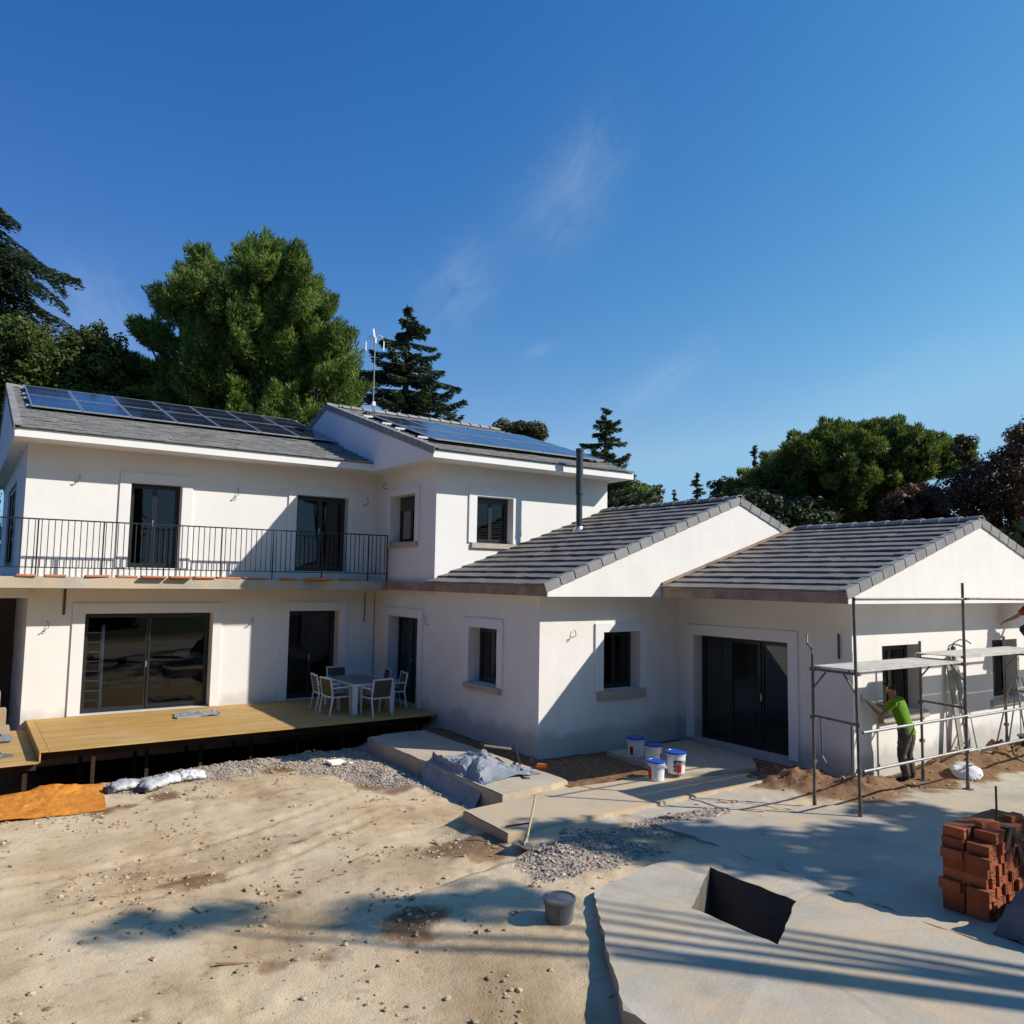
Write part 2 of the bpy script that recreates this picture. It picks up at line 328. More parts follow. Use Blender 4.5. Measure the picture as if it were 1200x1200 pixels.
def wall(axis, c, thick, u0, u1, z0, z1, holes=(), material='white', back=1):
    """solid wall with openings; axis 'y': outer face at y=c, 'x': outer face at x=c; thickness runs inwards (+)"""
    us = sorted({u0, u1, *[h[0] for h in holes], *[h[1] for h in holes]}); zs = sorted({z0, z1, *[h[2] for h in holes], *[h[3] for h in holes]})
    solid = lambda i, k: 0 <= i < len(us) - 1 and 0 <= k < len(zs) - 1 and not any(h[0] <= (us[i] + us[i + 1]) / 2 <= h[1] and h[2] <= (zs[k] + zs[k + 1]) / 2 <= h[3] for h in holes)
    P = (lambda u, d, z: (u, c + d, z)) if axis == 'y' else (lambda u, d, z: (c + d, u, z))
    b = MB(); t = thick
    for i in range(len(us) - 1):
        for k in range(len(zs) - 1):
            if not solid(i, k): continue
            a0, a1, b0, b1 = us[i], us[i + 1], zs[k], zs[k + 1]
            b.add([P(a0, 0, b0), P(a1, 0, b0), P(a1, 0, b1), P(a0, 0, b1)], [(0, 1, 2, 3)])
            b.add([P(a0, t, b0), P(a1, t, b0), P(a1, t, b1), P(a0, t, b1)], [(3, 2, 1, 0)])
            for di, dk, q in ((-1, 0, ((a0, b0), (a0, b1))), (1, 0, ((a1, b1), (a1, b0))), (0, -1, ((a1, b0), (a0, b0))), (0, 1, ((a0, b1), (a1, b1)))):
                if not solid(i + di, k + dk):
                    (p, r), (s, v) = q
                    b.add([P(p, 0, r), P(p, t, r), P(s, t, v), P(s, 0, v)], [(0, 1, 2, 3)])
    me_o = b.build('wall', M[material], house)
    bm = bmesh.new(); bm.from_mesh(me_o.data); bmesh.ops.remove_doubles(bm, verts=bm.verts, dist=1e-5); bmesh.ops.recalc_face_normals(bm, faces=bm.faces); bm.to_mesh(me_o.data); bm.free()
    return me_o

def opening(axis, c, u0, u1, z0, z1, name='window', panels=2, recess=.28, sill=True, trim=(.25, .25, .25), shutter=0, slide=False, sillz=.14, trim_mat='trim'):
    """frame, panes, surround band and sill of one opening (parts of the house, two levels)"""
    sgn = 1
    P = (lambda u, d, z: (u, c + d, z)) if axis == 'y' else (lambda u, d, z: (c + d, u, z))
    def bx(b, a0, a1, d0, d1, b0, b1):
        p, q = P(a0, d0, b0), P(a1, d1, b1)
        b.box(min(p[0], q[0]), max(p[0], q[0]), min(p[1], q[1]), max(p[1], q[1]), b0, b1)
    root = bpy.data.objects.new(name, None); COL.objects.link(root); root.parent = house; root.location = Vector(P((u0 + u1) / 2, 0, z0)) - Vector((10, 15, 0)); root.empty_display_size = .2
    f = .06; b = MB(); d0, d1 = recess, recess + .07
    e = .003
    bx(b, u0 + e, u0 + f, d0, d1, z0 + e, z1 - e); bx(b, u1 - f, u1 - e, d0, d1, z0 + e, z1 - e)
    bx(b, u0 + f, u1 - f, d0, d1, z1 - f, z1 - e); bx(b, u0 + f, u1 - f, d0, d1, z0 + e, z0 + f)
    b.build('frame', M['frame'], root)
    W = (u1 - u0 - 2 * f) / panels; sz = .055
    zt = z1 - f
    if shutter:
        zs = z1 - f - shutter * (z1 - z0 - 2 * f); s = MB(); k = z1 - f
        while k - .05 > zs: bx(s, u0 + f + .003, u1 - f - .003, d0 - .03, d0 - .012, k - .048, k - .004); k -= .05
        s.build('shutter', M['shutter'], root)
    for i in range(panels):
        a0 = u0 + f + i * W; a1 = a0 + W; dd = (0.012 if (i % 2 == 0) else 0.04) if slide else .02
        s = MB(); q = .003
        bx(s, a0 + q, a0 + sz, d0 - dd + .01, d0 + .05 - dd, z0 + f + q, zt - q); bx(s, a1 - sz, a1 - q, d0 - dd + .01, d0 + .05 - dd, z0 + f + q, zt - q)
        bx(s, a0 + sz, a1 - sz, d0 - dd + .01, d0 + .05 - dd, zt - sz, zt - q); bx(s, a0 + sz, a1 - sz, d0 - dd + .01, d0 + .05 - dd, z0 + f + q, z0 + f + sz)
        s.build('sash', M['frame'], root)
        g = MB(); g.add([P(a0 + sz, d0 + .03 - dd, z0 + f + sz), P(a1 - sz, d0 + .03 - dd, z0 + f + sz), P(a1 - sz, d0 + .03 - dd, zt - sz), P(a0 + sz, d0 + .03 - dd, zt - sz)], [(0, 1, 2, 3) if axis == 'y' else (3, 2, 1, 0)])
        g.build('pane', M['glass'], root, recalc=False)
    if trim:
        tl, tr, tt = trim; b = MB(); pr = -.042; zb = z0 if sill else z0 + .001
        if tl: bx(b, u0 - tl, u0, pr, -.001, zb, z1)
        if tr: bx(b, u1, u1 + tr, pr, -.001, zb, z1)
        if tt: bx(b, u0 - tl, u1 + tr, pr, -.001, z1, z1 + tt)
        b.build('surround', M[trim_mat], root, bevel=.004)
    if sill:
        b = MB(); bx(b, u0 - .16, u1 + .16, -.075, .0, z0 - sillz, z0 - .004); bx(b, u0 + .002, u1 - .002, .0, recess, z0 - .05, z0 - .004); b.build('sill', M['sill'], root, bevel=.006)
    if name.endswith('door'):
        b = MB(); um = u0 + f + W - .03; p = P(um, d0 - .06, z0 + 1.05); q = P(um, d0 - .06, z0 + 1.2); b.bar(p, q, .02); b.bar(P(um, d0 - .05, z0 + 1.12), P(um, d0 - .0, z0 + 1.12), .018); b.build('handle', M['alu'], root)
    return root

XA, YA = 9.98, 21.5
# openings (u0,u1,z0,z1)
SL = (2.50, 5.445, .285, 2.68); L0 = (7.454, 8.892, .285, 2.70)
D1 = (3.341, 4.535, 3.80, 5.908); D2 = (7.552, 9.061, 3.80, 5.908)
BS = (19.05, 20.55, 4.64, 5.94); BF = (11.205, 12.372, 4.616, 5.866)
CD = (18.76, 20.50, .285, 2.60); CW = (14.984, 16.192, 1.25, 2.54); CF = (11.737, 12.829, 1.26, 2.535)
DD = (10.354, 12.91, .11, 2.46); DW1 = (15.10, 16.52, 1.12, 2.47); DW2 = (19.62, 20.85, 1.10, 2.45)
SD = (25.6, 30.2, 3.80, 6.15)
ZS0, ZS1 = 3.288, 3.554          # balcony slab
wall('y', YA, .4, 1.31, 9.98, -.8, ZS0, [SL, L0])
wall('x', 1.31, .4, 21.9, 34, -.8, ZS0)
wall('y', YA, .4, 1.11, 9.98, ZS1, 6.66, [D1, D2])
wall('x', 1.11, .4, 21.9, 34, ZS1, 6.66, [SD])
wall('y', 33.6, .4, 1.51, 15.42, ZS1, 6.64); wall('y', 33.6, .4, 1.71, 15.42, -.8, ZS0)
wall('x', XA, .4, 18.344, YA, 3.2, 6.645, [BS])
wall('y', 17.944, .4, XA, 15.82, 3.2, 6.645, [BF])
wall('x', 15.42, .4, 18.344, 34, -.8, 6.645)
wall('x', 10.0, .4, 13.83, YA, -.8, 3.327, [CD, CW], 'white_raw')
wall('y', 13.43, .4, 10.0, 21.34, -.8, 3.327, [CF], 'white_raw')
wall('x', 20.94, .4, 13.83, 22, -.8, 3.327)
wall('x', 14.085, .4, 9.33, 13.43, -.8, 3.327, [DD], 'white_raw')
wall('y', 8.93, .4, 14.085, 21.62, -.8, 3.327, [DW1, DW2], 'white_raw')
wall('x', 21.22, .4, 9.33, 13.43, -.8, 3.327)
# floors, inner walls
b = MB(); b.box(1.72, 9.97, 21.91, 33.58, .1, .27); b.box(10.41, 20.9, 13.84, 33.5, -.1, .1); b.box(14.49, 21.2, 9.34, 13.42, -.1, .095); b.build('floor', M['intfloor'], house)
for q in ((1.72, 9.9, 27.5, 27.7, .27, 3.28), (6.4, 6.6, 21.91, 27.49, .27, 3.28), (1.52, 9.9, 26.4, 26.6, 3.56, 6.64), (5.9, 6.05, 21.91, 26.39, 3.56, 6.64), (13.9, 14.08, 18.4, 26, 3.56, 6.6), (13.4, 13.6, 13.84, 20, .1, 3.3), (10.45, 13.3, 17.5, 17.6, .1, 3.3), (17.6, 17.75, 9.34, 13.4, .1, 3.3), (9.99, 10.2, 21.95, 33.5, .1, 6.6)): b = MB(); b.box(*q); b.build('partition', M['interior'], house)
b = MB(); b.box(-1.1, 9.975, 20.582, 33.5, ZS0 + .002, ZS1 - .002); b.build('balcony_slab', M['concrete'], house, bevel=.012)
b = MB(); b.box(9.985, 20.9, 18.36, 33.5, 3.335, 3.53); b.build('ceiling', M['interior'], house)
b = MB(); b.box(9.777, 9.974, 17.95, 20.57, 3.33, 3.535); b.build('fascia', M['rawfascia'], house)
# side porch at the left end, below the balcony
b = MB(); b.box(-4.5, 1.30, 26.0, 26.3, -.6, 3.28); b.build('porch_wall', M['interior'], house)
b = MB(); b.box(-1.1, 1.30, 21.2, 21.6, 3.06, 3.286); b.build('porch_beam', M['white'], house)
b = MB(); b.box(-1.1, -.7, 21.2, 21.6, -.5, 3.059); b.build('porch_pillar', M['white'], house)

opening('y', YA, *SL, name='sliding_door', panels=2, recess=.30, sill=False, trim=(.27, .22, .25), slide=True)
opening('y', YA, *L0, name='glazed_door', panels=2, sill=False, trim=(.24, .24, .24))
opening('y', YA, *D1, name='glazed_door', panels=2, recess=.22, sill=False, trim=(.26, .26, .25))
opening('y', YA, *D2, name='glazed_door', panels=2, recess=.22, sill=False, trim=(.24, .24, .25))
opening('x', 1.11, *SD, name='glazed_door', panels=3, recess=.06, sill=False, trim=None)
opening('x', XA, *BS, panels=2, shutter=.3, trim=(.24, .24, .22))
opening('y', 17.944, *BF, panels=2, recess=.24, trim=(.25, .25, .25), shutter=.12)
opening('x', 10.0, *CD, name='glazed_door', panels=2, sill=False, trim=(.25, .22, .24))
opening('x', 10.0, *CW, panels=2, trim=(.22, .25, .22))
opening('y', 13.43, *CF, panels=2, trim=(.24, .24, .20), sillz=.2)
opening('x', 14.085, *DD, name='sliding_door', panels=3, recess=.25, sill=False, trim=(.23, .23, .24), slide=True)
opening('y', 8.93, *DW1, panels=2, trim=(.0, .0, .0) and None)
opening('y', 8.93, *DW2, panels=2, trim=None)

# roofs -------------------------------------------------------------
def tiles(b, P0, e, s, n, Ln, S, g=.40, w=.333, under=None):
    """courses of flat interlocking tiles as separate stepped plates"""
    P0, e, s, n = Vector(P0), Vector(e), Vector(s), Vector(n)
    nc = max(1, round(S / g)); g = S / nc; nw = max(1, round(Ln / w)); w = Ln / nw
    for i in range(nc):
        off = (w / 2 if i % 2 else 0)
        wob = [random.gauss(0, .0025) for _ in range(2)]
        edges = [0] + [k * w + off for k in range(0 if off else 1, nw + 1) if 0 < k * w + off < Ln - 1e-4] + [Ln]
        for a0, a1 in zip(edges[:-1], edges[1:]):
            b.tint = min(1, max(0, random.gauss(.5, .2)))
            h = random.gauss(0, .0028); r = random.gauss(0, .004)
            lo = i * g + (random.gauss(0, .003) - .035 if i else -.05); hi = min(S, (i + 1) * g + .02)
            a0g, a1g = a0 + .003, a1 - .003
            t0, t1 = .068 + h + wob[0], .022 + h
            q = lambda a, ss, t: P0 + e * a + s * ss + n * t
            b.hexa([q(a0g, lo, t0 - .036), q(a1g, lo, t0 - .036 + r * .4), q(a1g, hi, t1 - .02), q(a0g, hi, t1 - .02), q(a0g, lo, t0), q(a1g, lo, t0 + r), q(a1g, hi, t1), q(a0g, hi, t1)])
    b.tint = .5
def ridge(b, p, q, up=(0, 0, 1), seg=.42, r=.125):
    p, q = Vector(p), Vector(q); d = (q - p); n = max(1, round(d.length / seg)); d /= n; dn = d.normalized(); side = dn.cross(Vector((0, 0, 1))).normalized()
    for i in range(n):
        b.tint = random.uniform(.2, .8); a = p + d * i - dn * .03; c = p + d * (i + 1) + dn * .02; ra, rc = r * 1.22, r * .90; N_ = 7; vs = []
        for P_, rr in ((a, ra), (c, rc)):
            for t in (.03, -.0):
                for k in range(N_):
                    th = math.pi * k / (N_ - 1); R_ = rr - (0 if t else .022)
                    vs.append(P_ + side * math.cos(th) * R_ * 1.1 + Vector((0, 0, math.sin(th) * R_ * .8 + random.uniform(-.001, .001))))
        fs = []
        for k in range(N_ - 1):
            fs += [(k, k + 1, 2 * N_ + k + 1, 2 * N_ + k), (N_ + k, 3 * N_ + k, 3 * N_ + k + 1, N_ + k + 1), (k, N_ + k, N_ + k + 1, k + 1), (2 * N_ + k, 2 * N_ + k + 1, 3 * N_ + k + 1, 3 * N_ + k)]
        fs += [(0, 2 * N_, 3 * N_, N_), (N_ - 1, 2 * N_ - 1, 4 * N_ - 1, 3 * N_ - 1)]
        b.add(vs, fs)
    b.tint = .5
def verge(b, p, q, out, seg=.40, hgt=.15, w=.13):
    """L-shaped verge pieces from eave p to ridge q; out = outward horizontal unit vector"""
    p, q, out = Vector(p), Vector(q), Vector(out); d = q - p; n = max(1, round(d.length / seg)); d /= n; dn = d.normalized(); nr = out.cross(dn); nr = nr if nr.z > 0 else -nr
    for i in range(n):
        b.tint = random.uniform(.25, .75); a = p + d * i - dn * .03; c = p + d * (i + 1) - dn * .004
        for (o0, o1, h0, h1) in ((0.004, .03, -hgt + .05, .085), (-w, .0045, .058, .085)):
            k = lambda P_, o, h, l: P_ + out * o + nr * (h + l)
            b.hexa([k(a, o0, h0, .012), k(a, o1, h0, .012), k(c, o1, h0, 0), k(c, o0, h0, 0), k(a, o0, h1, .012), k(a, o1, h1, .012), k(c, o1, h1, 0), k(c, o0, h1, 0)])
    b.tint = .5
def gable_roof(axis, e0, e1, ztop, zbot, r, zr, a0, a1, body, tilem, gable_out=None, fas=None, mono=False):
    """ridge along `axis`; eaves at e0,e1 (other axis), ridge at r; extruded a0..a1"""
    drop = .035
    b = MB(); poly = [(e0, zbot), (e1, zbot), (e1, ztop - drop), (r, zr - drop), (e0, ztop - drop)]
    b.prism(poly, axis, a0, a1); rf = b.build('roof', M[body], house)
    P = (lambda u, z, a: Vector((u, a, z))) if axis == 'y' else (lambda u, z, a: Vector((a, u, z)))
    b = MB()
    for e in (e0, e1):
        s = (P(r, zr, 0) - P(e, ztop, 0)); S = s.length; s = s.normalized(); al = P(0, 0, 1); n = s.cross(al).normalized(); n = n if n.z > 0 else -n
        pad = .07 if gable_out is not None else .0
        st = P(e, ztop - drop, a0 + (pad if gable_out in (0, 2) else 0))
        tiles(b, st, al, s, n, a1 - a0 - (pad if gable_out in (0, 1, 2) else 0), S - .03)
    b.build('roof_tiles', M[tilem], rf, recalc=False)
    b = MB(); ridge(b, P(r, zr - .02, a0), P(r, zr - .02, a1)); b.build('ridge_tiles', M['ridge'], rf, recalc=True)
    if gable_out is not None:
        b = MB(); o = P(0, 0, -1); 
        for e in (e0, e1):
            verge(b, P(e, ztop - .04, a0) + (P(e, ztop, 0) - P(r, zr, 0)).normalized() * .05, P(r, zr - .04, a0), o)
        b.build('verge_tiles', M['ridge'], rf)
    if fas:
        b = MB(); u0, u1 = (e0 - .012, e0 - .001)
        p, q = P(u0, zbot + .002, a0 + .003), P(u1, ztop - .05, a1)
        b.box(min(p.x, q.x), max(p.x, q.x), min(p.y, q.y), max(p.y, q.y), p.z, q.z); b.build('fascia', M[fas], rf)
    return rf
roofA = gable_roof('x', 20.645, 34.86, 6.885, 6.66, 27.75, 9.15, .79, 9.62, 'fascia', 'tile_pale', 0)
roofB = gable_roof('x', 17.131, 31.63, 6.864, 6.642, 24.38, 9.177, 9.415, 16.121, 'fascia', 'tile_pale', 0)
roofC = gable_roof('y', 9.777, 21.565, 3.576, 3.330, 15.671, 5.734, 12.881, 17.942, 'white_raw', 'tile', 0, 'rawfascia')
roofD = gable_roof('y', 12.987, 22.795, 3.560, 3.329, 17.891, 5.094, 8.288, 12.876, 'white_raw', 'tile', 0, 'rawfascia')
# small lead flashing / mortar fillet where D's roof meets C's gable
b = MB(); b.bar((12.99, 12.85, 3.62), (17.85, 12.85, 5.14), .05, .06); b.build('flashing', M['rawfascia'], roofD)
# flue on the middle roof
b = MB(); b.tube([(13.75, 16.74, 4.95), (13.75, 16.74, 6.02)], .085, 14); b.tube([(13.75, 16.74, 6.0), (13.75, 16.74, 7.22)], .098, 14); b.tube([(13.75, 16.74, 6.0), (13.75, 16.74, 6.05)], .108, 14); b.tube([(13.75, 16.74, 7.18), (13.75, 16.74, 7.26)], .112, 14)
fl = b.build('chimney', M['flue'], roofC, smooth=False)
b = MB(); b.lathe((13.75, 16.74, 5.0), [(.2, -.05), (.13, .06), (.10, .12)], 14); b.build('flue_collar', M['alu'], roofC)

# balcony railing
rl = bpy.data.objects.new('balcony_railing', None); COL.objects.link(rl); rl.parent = house; rl.location = (-10, -15, 0); rl.empty_display_size = .3
YR = 20.63
def hrail(p, q, w, h, nm): b = MB(); b.bar(p, q, w, h); b.build(nm, M['rail'], rl)
hrail((-1.05, YR, 4.84), (9.96, YR, 4.84), .045, .03, 'top_rail'); hrail((-1.05, YR, 3.76), (9.96, YR, 3.76), .035, .022, 'bottom_rail')
hrail((-1.05, YR + .04, 4.84), (-1.05, 33, 4.84), .045, .03, 'top_rail'); hrail((-1.05, YR + .04, 3.76), (-1.05, 33, 3.76), .035, .022, 'bottom_rail')
b = MB(); b.bar((-.9, YR, 3.771), (-.9, YR, 4.825), .017); b0 = b.build('baluster', M['rail'], rl)
posts = [-1.03, 1.36, 2.68, 4.02, 5.35, 6.66, 8.0, 9.35, 9.93]
k = -.9; n = 0
while k < 9.9:
    if min(abs(k - p) for p in posts) > .04:
        if n: o = b0.copy(); COL.objects.link(o); o.location.x += k + .9
        n += 1
    k += .1295
b = MB(); b.bar((posts[0], YR, 3.50), (posts[0], YR, 4.83), .03); p0 = b.build('post', M['rail'], rl)
for p in posts[1:]:
    o = p0.copy(); COL.objects.link(o); o.location.x += p - posts[0]

# dangling cables and a drain on the walls (parts of the house)
def cable(pts, r=.012): b = MB(); b.tube(pts, r, 6); b.build('cable', M['cable'], house)
def curl(axis, c, u, z, s=1.0, h=.42, seed=0):
    rr = random.Random(seed); pts = []
    for i in range(12):
        t = i / 11; a = t * 5.2 + rr.random() * 1.2
        d = -.02 - .06 * math.sin(t * math.pi) - .03 * rr.random(); uu = u + s * .065 * math.sin(a) * (0.4 + t); zz = z - h * .75 * t * (1 if i < 8 else .85) + .03 * math.cos(a)
        pts.append((uu, c + d, zz) if axis == 'y' else (c + d, uu, zz))
    cable(pts, .008)
for i, (ax, c, u, z, h) in enumerate([('y', YA, 2.17, 5.98, .33), ('y', YA, 5.9, 5.95, .5), ('y', YA, 9.62, 5.95, .42), ('y', YA, 1.71, 2.5, .42), ('y', YA, 6.43, 2.5, .28), ('x', 10, 18.25, 2.68, .4), ('y', 13.43, 10.86, 2.6, .28), ('x', XA, 20.9, 6.36, .3)]): curl(ax, c, u, z, 1, h, i)
cable([(9.67, YA - .02, 3.2), (9.67, YA - .04, 2.6), (9.63, YA - .06, 2.45), (9.7, YA - .08, 2.38)], .014)
cable([(14.06, 9.2, 2.72), (14.05, 9.19, 2.5), (14.06, 9.2, 2.24)], .022)
cable([(17.55, 8.90, 2.05), (17.62, 8.88, 2.25), (17.75, 8.85, 2.46), (17.95, 8.83, 2.52), (18.2, 8.82, 2.50), (18.46, 8.84, 2.42)], .014); cable([(17.72, 8.86, 2.38), (17.72, 8.84, 2.1)], .05)
b = MB(); b.box(2.02, 2.075, YA - .03, YA - .001, 2.66, 3.27); b.build('drain_slot', M['cable'], house)

# solar panels ----------------------------------------------------------
def solar_panel(label, group, X0, Y0, Ye, ze, m=.319):
    c = 1 / math.sqrt(1 + m * m); W, H = 1.145, 2.17
    t = thing('solar_panel', (X0, Y0, ze + m * (Y0 - Ye) + .13), label, 'solar panel', group); t.rotation_euler = (math.atan(m), 0, 0)
    b = MB(); f = .03; z0, z1 = -.018, .018
    b.box(0, W, 0, f, z0, z1); b.box(0, W, H - f, H, z0, z1); b.box(0, f, f, H - f, z0, z1); b.box(W - f, W, f, H - f, z0, z1); put(b, 'frame', M['alu'], t)
    for y0, y1 in ((f, H / 2 - .008), (H / 2 + .008, H - f)):
        g = MB(); g.box(f, W - f, y0, y1, -.012, .011); put(g, 'cell_field', M['solar'], t)
    b = MB(); b.box(f, W - f, H / 2 - .008, H / 2 + .008, -.012, .012); put(b, 'divider', M['alu'], t)
    return t
ordn = ['first', 'second', 'third', 'fourth', 'fifth', 'sixth', 'seventh']
firsts = None
def panels(n, X0, Y0, Ye, ze, roofname, group, far):
    global firsts
    c = math.cos(math.atan(.319))
    for row in (0, 1):
        for i in range(n):
            lab = f"solar panel {['in the lower row','in the upper row'][row]} on {roofname}, {ordn[i]} from its left end"
            if firsts is None: firsts = solar_panel(lab, group, X0, Y0, Ye, ze)
            else:
                y = Y0 + row * 2.19 * c; o = copy_tree(firsts, (X0 + i * 1.165, y, ze + .319 * (y - Ye) + .13), 0, lab); o.rotation_euler = firsts.rotation_euler; o['group'] = group
panels(7, 1.20, 23.22, 20.645, 6.885, 'the left wing roof', 'solar panels on the left wing roof', 0)
panels(5, 9.95, 18.02, 17.131, 6.864, 'the taller middle roof', 'solar panels on the taller roof', 0)
# mounting rails
for nm, X0, X1, Y0, Ye, ze, lab in (('mounting_rail', 1.1, 9.38, 23.22, 20.645, 6.885, 'the left wing roof'), ('mounting_rail', 9.62, 16.0, 18.02, 17.131, 6.864, 'the taller middle roof')):
    t = thing('panel_mounting', (X0, Y0, ze + .319 * (Y0 - Ye)), f'aluminium rails and feet carrying the solar panels on {lab}', 'mounting rails')
    for y in (.35, 1.7, 2.55, 3.85):
        b = MB(); yy = Y0 + y; z = ze + .319 * (yy - Ye) + .085; b.bar((X0, yy, z), (X1, yy, z), .04, .05); b.build('rail', M['alu'], t)
    b = MB()
    kx = X0 + .1
    while kx < X1:
        for y in (.35, 1.7, 2.55, 3.85): yy = Y0 + y; z = ze + .319 * (yy - Ye); b.box(kx - .03, kx + .03, yy - .04, yy + .04, z, z + .07)
        kx += 1.2
    b.build('foot', M['steel'], t)

# television aerial on the taller roof
t = thing('television_aerial', (10.65, 23.5, 8.9), 'slim mast with a white cross shaped television aerial on the taller roof', 'aerial')
b = MB(); b.tube([(10.65, 23.5, 8.85), (10.65, 23.5, 11.4)], .022, 8); b.build('mast', M['steel'], t)
b = MB(); b.tube([(10.65, 23.5, 8.9), (10.4, 23.1, 8.82)], .02, 6); b.box(10.2, 10.5, 23.0, 23.25, 8.77, 8.87); b.build('mast_foot', M['rail'], t)
b = MB(); b.obox((10.66, 23.48, 9.25), .1, .08, .14); b.build('junction_box', M['whitemetal'], t)
for s in (-1, 1):
    b = MB(); p = Vector((10.65, 23.5, 11.4)); d = rt.copy(); d.z = 0; d.normalize(); b.tube([p, p + d * s * .12 + Vector((0, 0, .1)), p + d * s * .24 + Vector((0, 0, .06))], .028, 6); b.tube([p + d * s * .1 + Vector((0, 0, -.02)), p + d * s * .2], .02, 6); b.build('arm', M['whitemetal'], t)
    b = MB(); q = p + d * s * .29 + Vector((0, 0, -.24)); b.bar(q + Vector((0, 0, -.15)), q + Vector((0, 0, .15)), .035, .02); b.bar(q + Vector((0, 0, .15)), p + d * s * .22 + Vector((0, 0, .04)), .012); b.build('dipole', M['whitemetal'], t)
b = MB(); b.bar((10.65, 23.5, 11.3), (10.58, 23.5, 11.72), .06, .03); b.tube([(10.65, 23.5, 11.25), (10.65, 23.5, 11.45)], .05, 8); b.build('reflector', M['whitemetal'], t)

# loose terracotta tiles along the balcony edge
tx = [(.3, .4), (1.0, .38), (1.55, .42), (2.35, .5), (3.0, .45), (3.52, .55), (4.15, .5), (4.72, .5), (5.3, .55), (5.95, .6), (6.9, .4), (7.5, .75), (8.6, .5)]
lab = ['lying left of the railing post', 'second from the left end of the balcony', 'dusty and half under plaster', 'flat behind the rail', 'broken across one corner', 'thick one jutting out below the first upstairs door', 'overhanging the slab edge', 'thin and sun bleached', 'laid slightly askew', 'at the edge of the shadow', 'in shadow, dark with mortar', 'wide pinkish one overhanging below the second upstairs door', 'small one near the inner corner']
for i, (x, wd) in enumerate(tx):
    b = MB(); ang = random.uniform(-.04, .04); out = .05 + (.10 if i in (5, 6, 11) else random.uniform(-.05, .03)); th = .045 if i != 11 else .06
    b.obox((0, 0, th / 2), wd, .28, th, ang, (random.uniform(-.05, .02), random.uniform(-.03, .03))); b.tint = random.random()
    o = put(b, 'terracotta_tile', M['terracotta'], None, bevel=.006); o.location = (x + wd / 2, 20.58 - out + .14, ZS1 + .004); 
    tag(o, f'loose terracotta tile on the balcony edge, {lab[i]}', 'tile', 'loose tiles along the balcony edge')
# ------------------------------------------------------------------ ground
def sstep(a, b, x): t = min(1, max(0, (x - a) / (b - a))); return t * t * (3 - 2 * t)
def fbm(x, y, s, o=4, seed=0): return mnoise.fractal(Vector((x * s + seed * 7.3, y * s - seed * 3.1, seed)), .9, 2.1, o)
def inpoly(x, y, P):
    r = False; j = len(P) - 1
    for i in range(len(P)):
        if (P[i][1] > y) != (P[j][1] > y) and x < (P[j][0] - P[i][0]) * (y - P[i][1]) / (P[j][1] - P[i][1]) + P[i][0]: r = not r
        j = i
    return r
PIT = [(8.15, 7.21), (8.17, 5.95), (7.05, 5.35), (7.0, 6.47)]
RIM = [(8.86, 7.74), (8.88, 3.0), (5.0, 3.0), (4.9, 5.3), (6.35, 7.42), (7.45, 7.68)]
def pdist(x, y, P):
    d = 9; n = len(P)
    for i in range(n):
        ax, ay = P[i]; bx, by = P[(i + 1) % n]; t = max(0, min(1, ((x - ax) * (bx - ax) + (y - ay) * (by - ay)) / ((bx - ax) ** 2 + (by - ay) ** 2)))
        d = min(d, math.hypot(x - ax - t * (bx - ax), y - ay - t * (by - ay)))
    return d
def gz(x, y):
    zl = -.44 + .16 * sstep(2.2, 6, x)
    if y < 11.5: zl = -.44 + .16 * sstep(2.2, 6, x) + .10 * sstep(12, 8, y)
    if y > 11.3: a = sstep(7.7, 8.5, x)
    elif y > 9.0: a = sstep(6.2, 7.3, x)
    else: a = sstep(3.6, 7.2, x)
    z = zl * (1 - a) - .035 * a
    z += .028 * fbm(x, y, .6, 5, 1) + (.008 + .016 * sstep(.0, .5, fbm(x, y, .45, 3, 5))) * fbm(x, y, 3.6, 5, 2)
    # soil heaps
    def heap(cx, cy, rx, ry, h, sd):
        q = ((x - cx) / rx) ** 2 + ((y - cy) / ry) ** 2
        return h * math.exp(-q * 1.4) * (1 + .9 * fbm(x, y, 3.2, 5, sd)) if q < 4 else 0
    z += heap(13.2, 9.6, .75, .8, .22, 3) + heap(13.9, 8.55, .9, .35, .20, 4) + heap(16.9, 8.62, 1.2, .32, .24, 5) + heap(18.6, 8.35, 1.2, .45, .3, 6) + heap(20.4, 8.4, 1.2, .5, .22, 7)
    z += heap(9.75, 14.2, .22, 1.8, .05, 8) + heap(10.5, 12.6, .9, .6, .06, 9) + heap(6.5, 16.6, .7, .4, .16, 10) + heap(5.2, 16.9, .8, .3, .09, 11) + heap(7.2, 14.6, .5, 1.6, .08, 12)
    z += heap(6.2, 9.9, .6, .5, .07, 13) + heap(7.3, 8.75, .8, .5, .06, 14) + heap(2.0, 17.15, 1.4, .2, .06, 15) + heap(4.2, 17.2, 1.4, .25, .08, 16)
    # tyre ruts across the sand
    for off in (0, 1.45):
        d = (y - 11.4 - off) - .25 * (x - 3.5) - .06 * (x - 3.5) ** 2
        if abs(d) < .4 and x < 6.6: z += .016 * (math.exp(-((abs(d) - .2) / .07) ** 2) - math.exp(-(d / .12) ** 2)) * (1 + .5 * math.sin(x * 22 + d * 9)) * sstep(6.6, 5.4, x)
    if x < 9.9 and y > 17.5: z = z + (-1.75 - z) * sstep(17.5, 17.95, y + .05 * fbm(x, y, 1.5, 3, 33)) if (x < 7.9 or y > 17.2) else z
    if pdist(x, y, PIT) < .25 or inpoly(x, y, PIT): z = min(z, -1.3)
    elif inpoly(x, y, RIM): z = min(z, -.06)
    return z
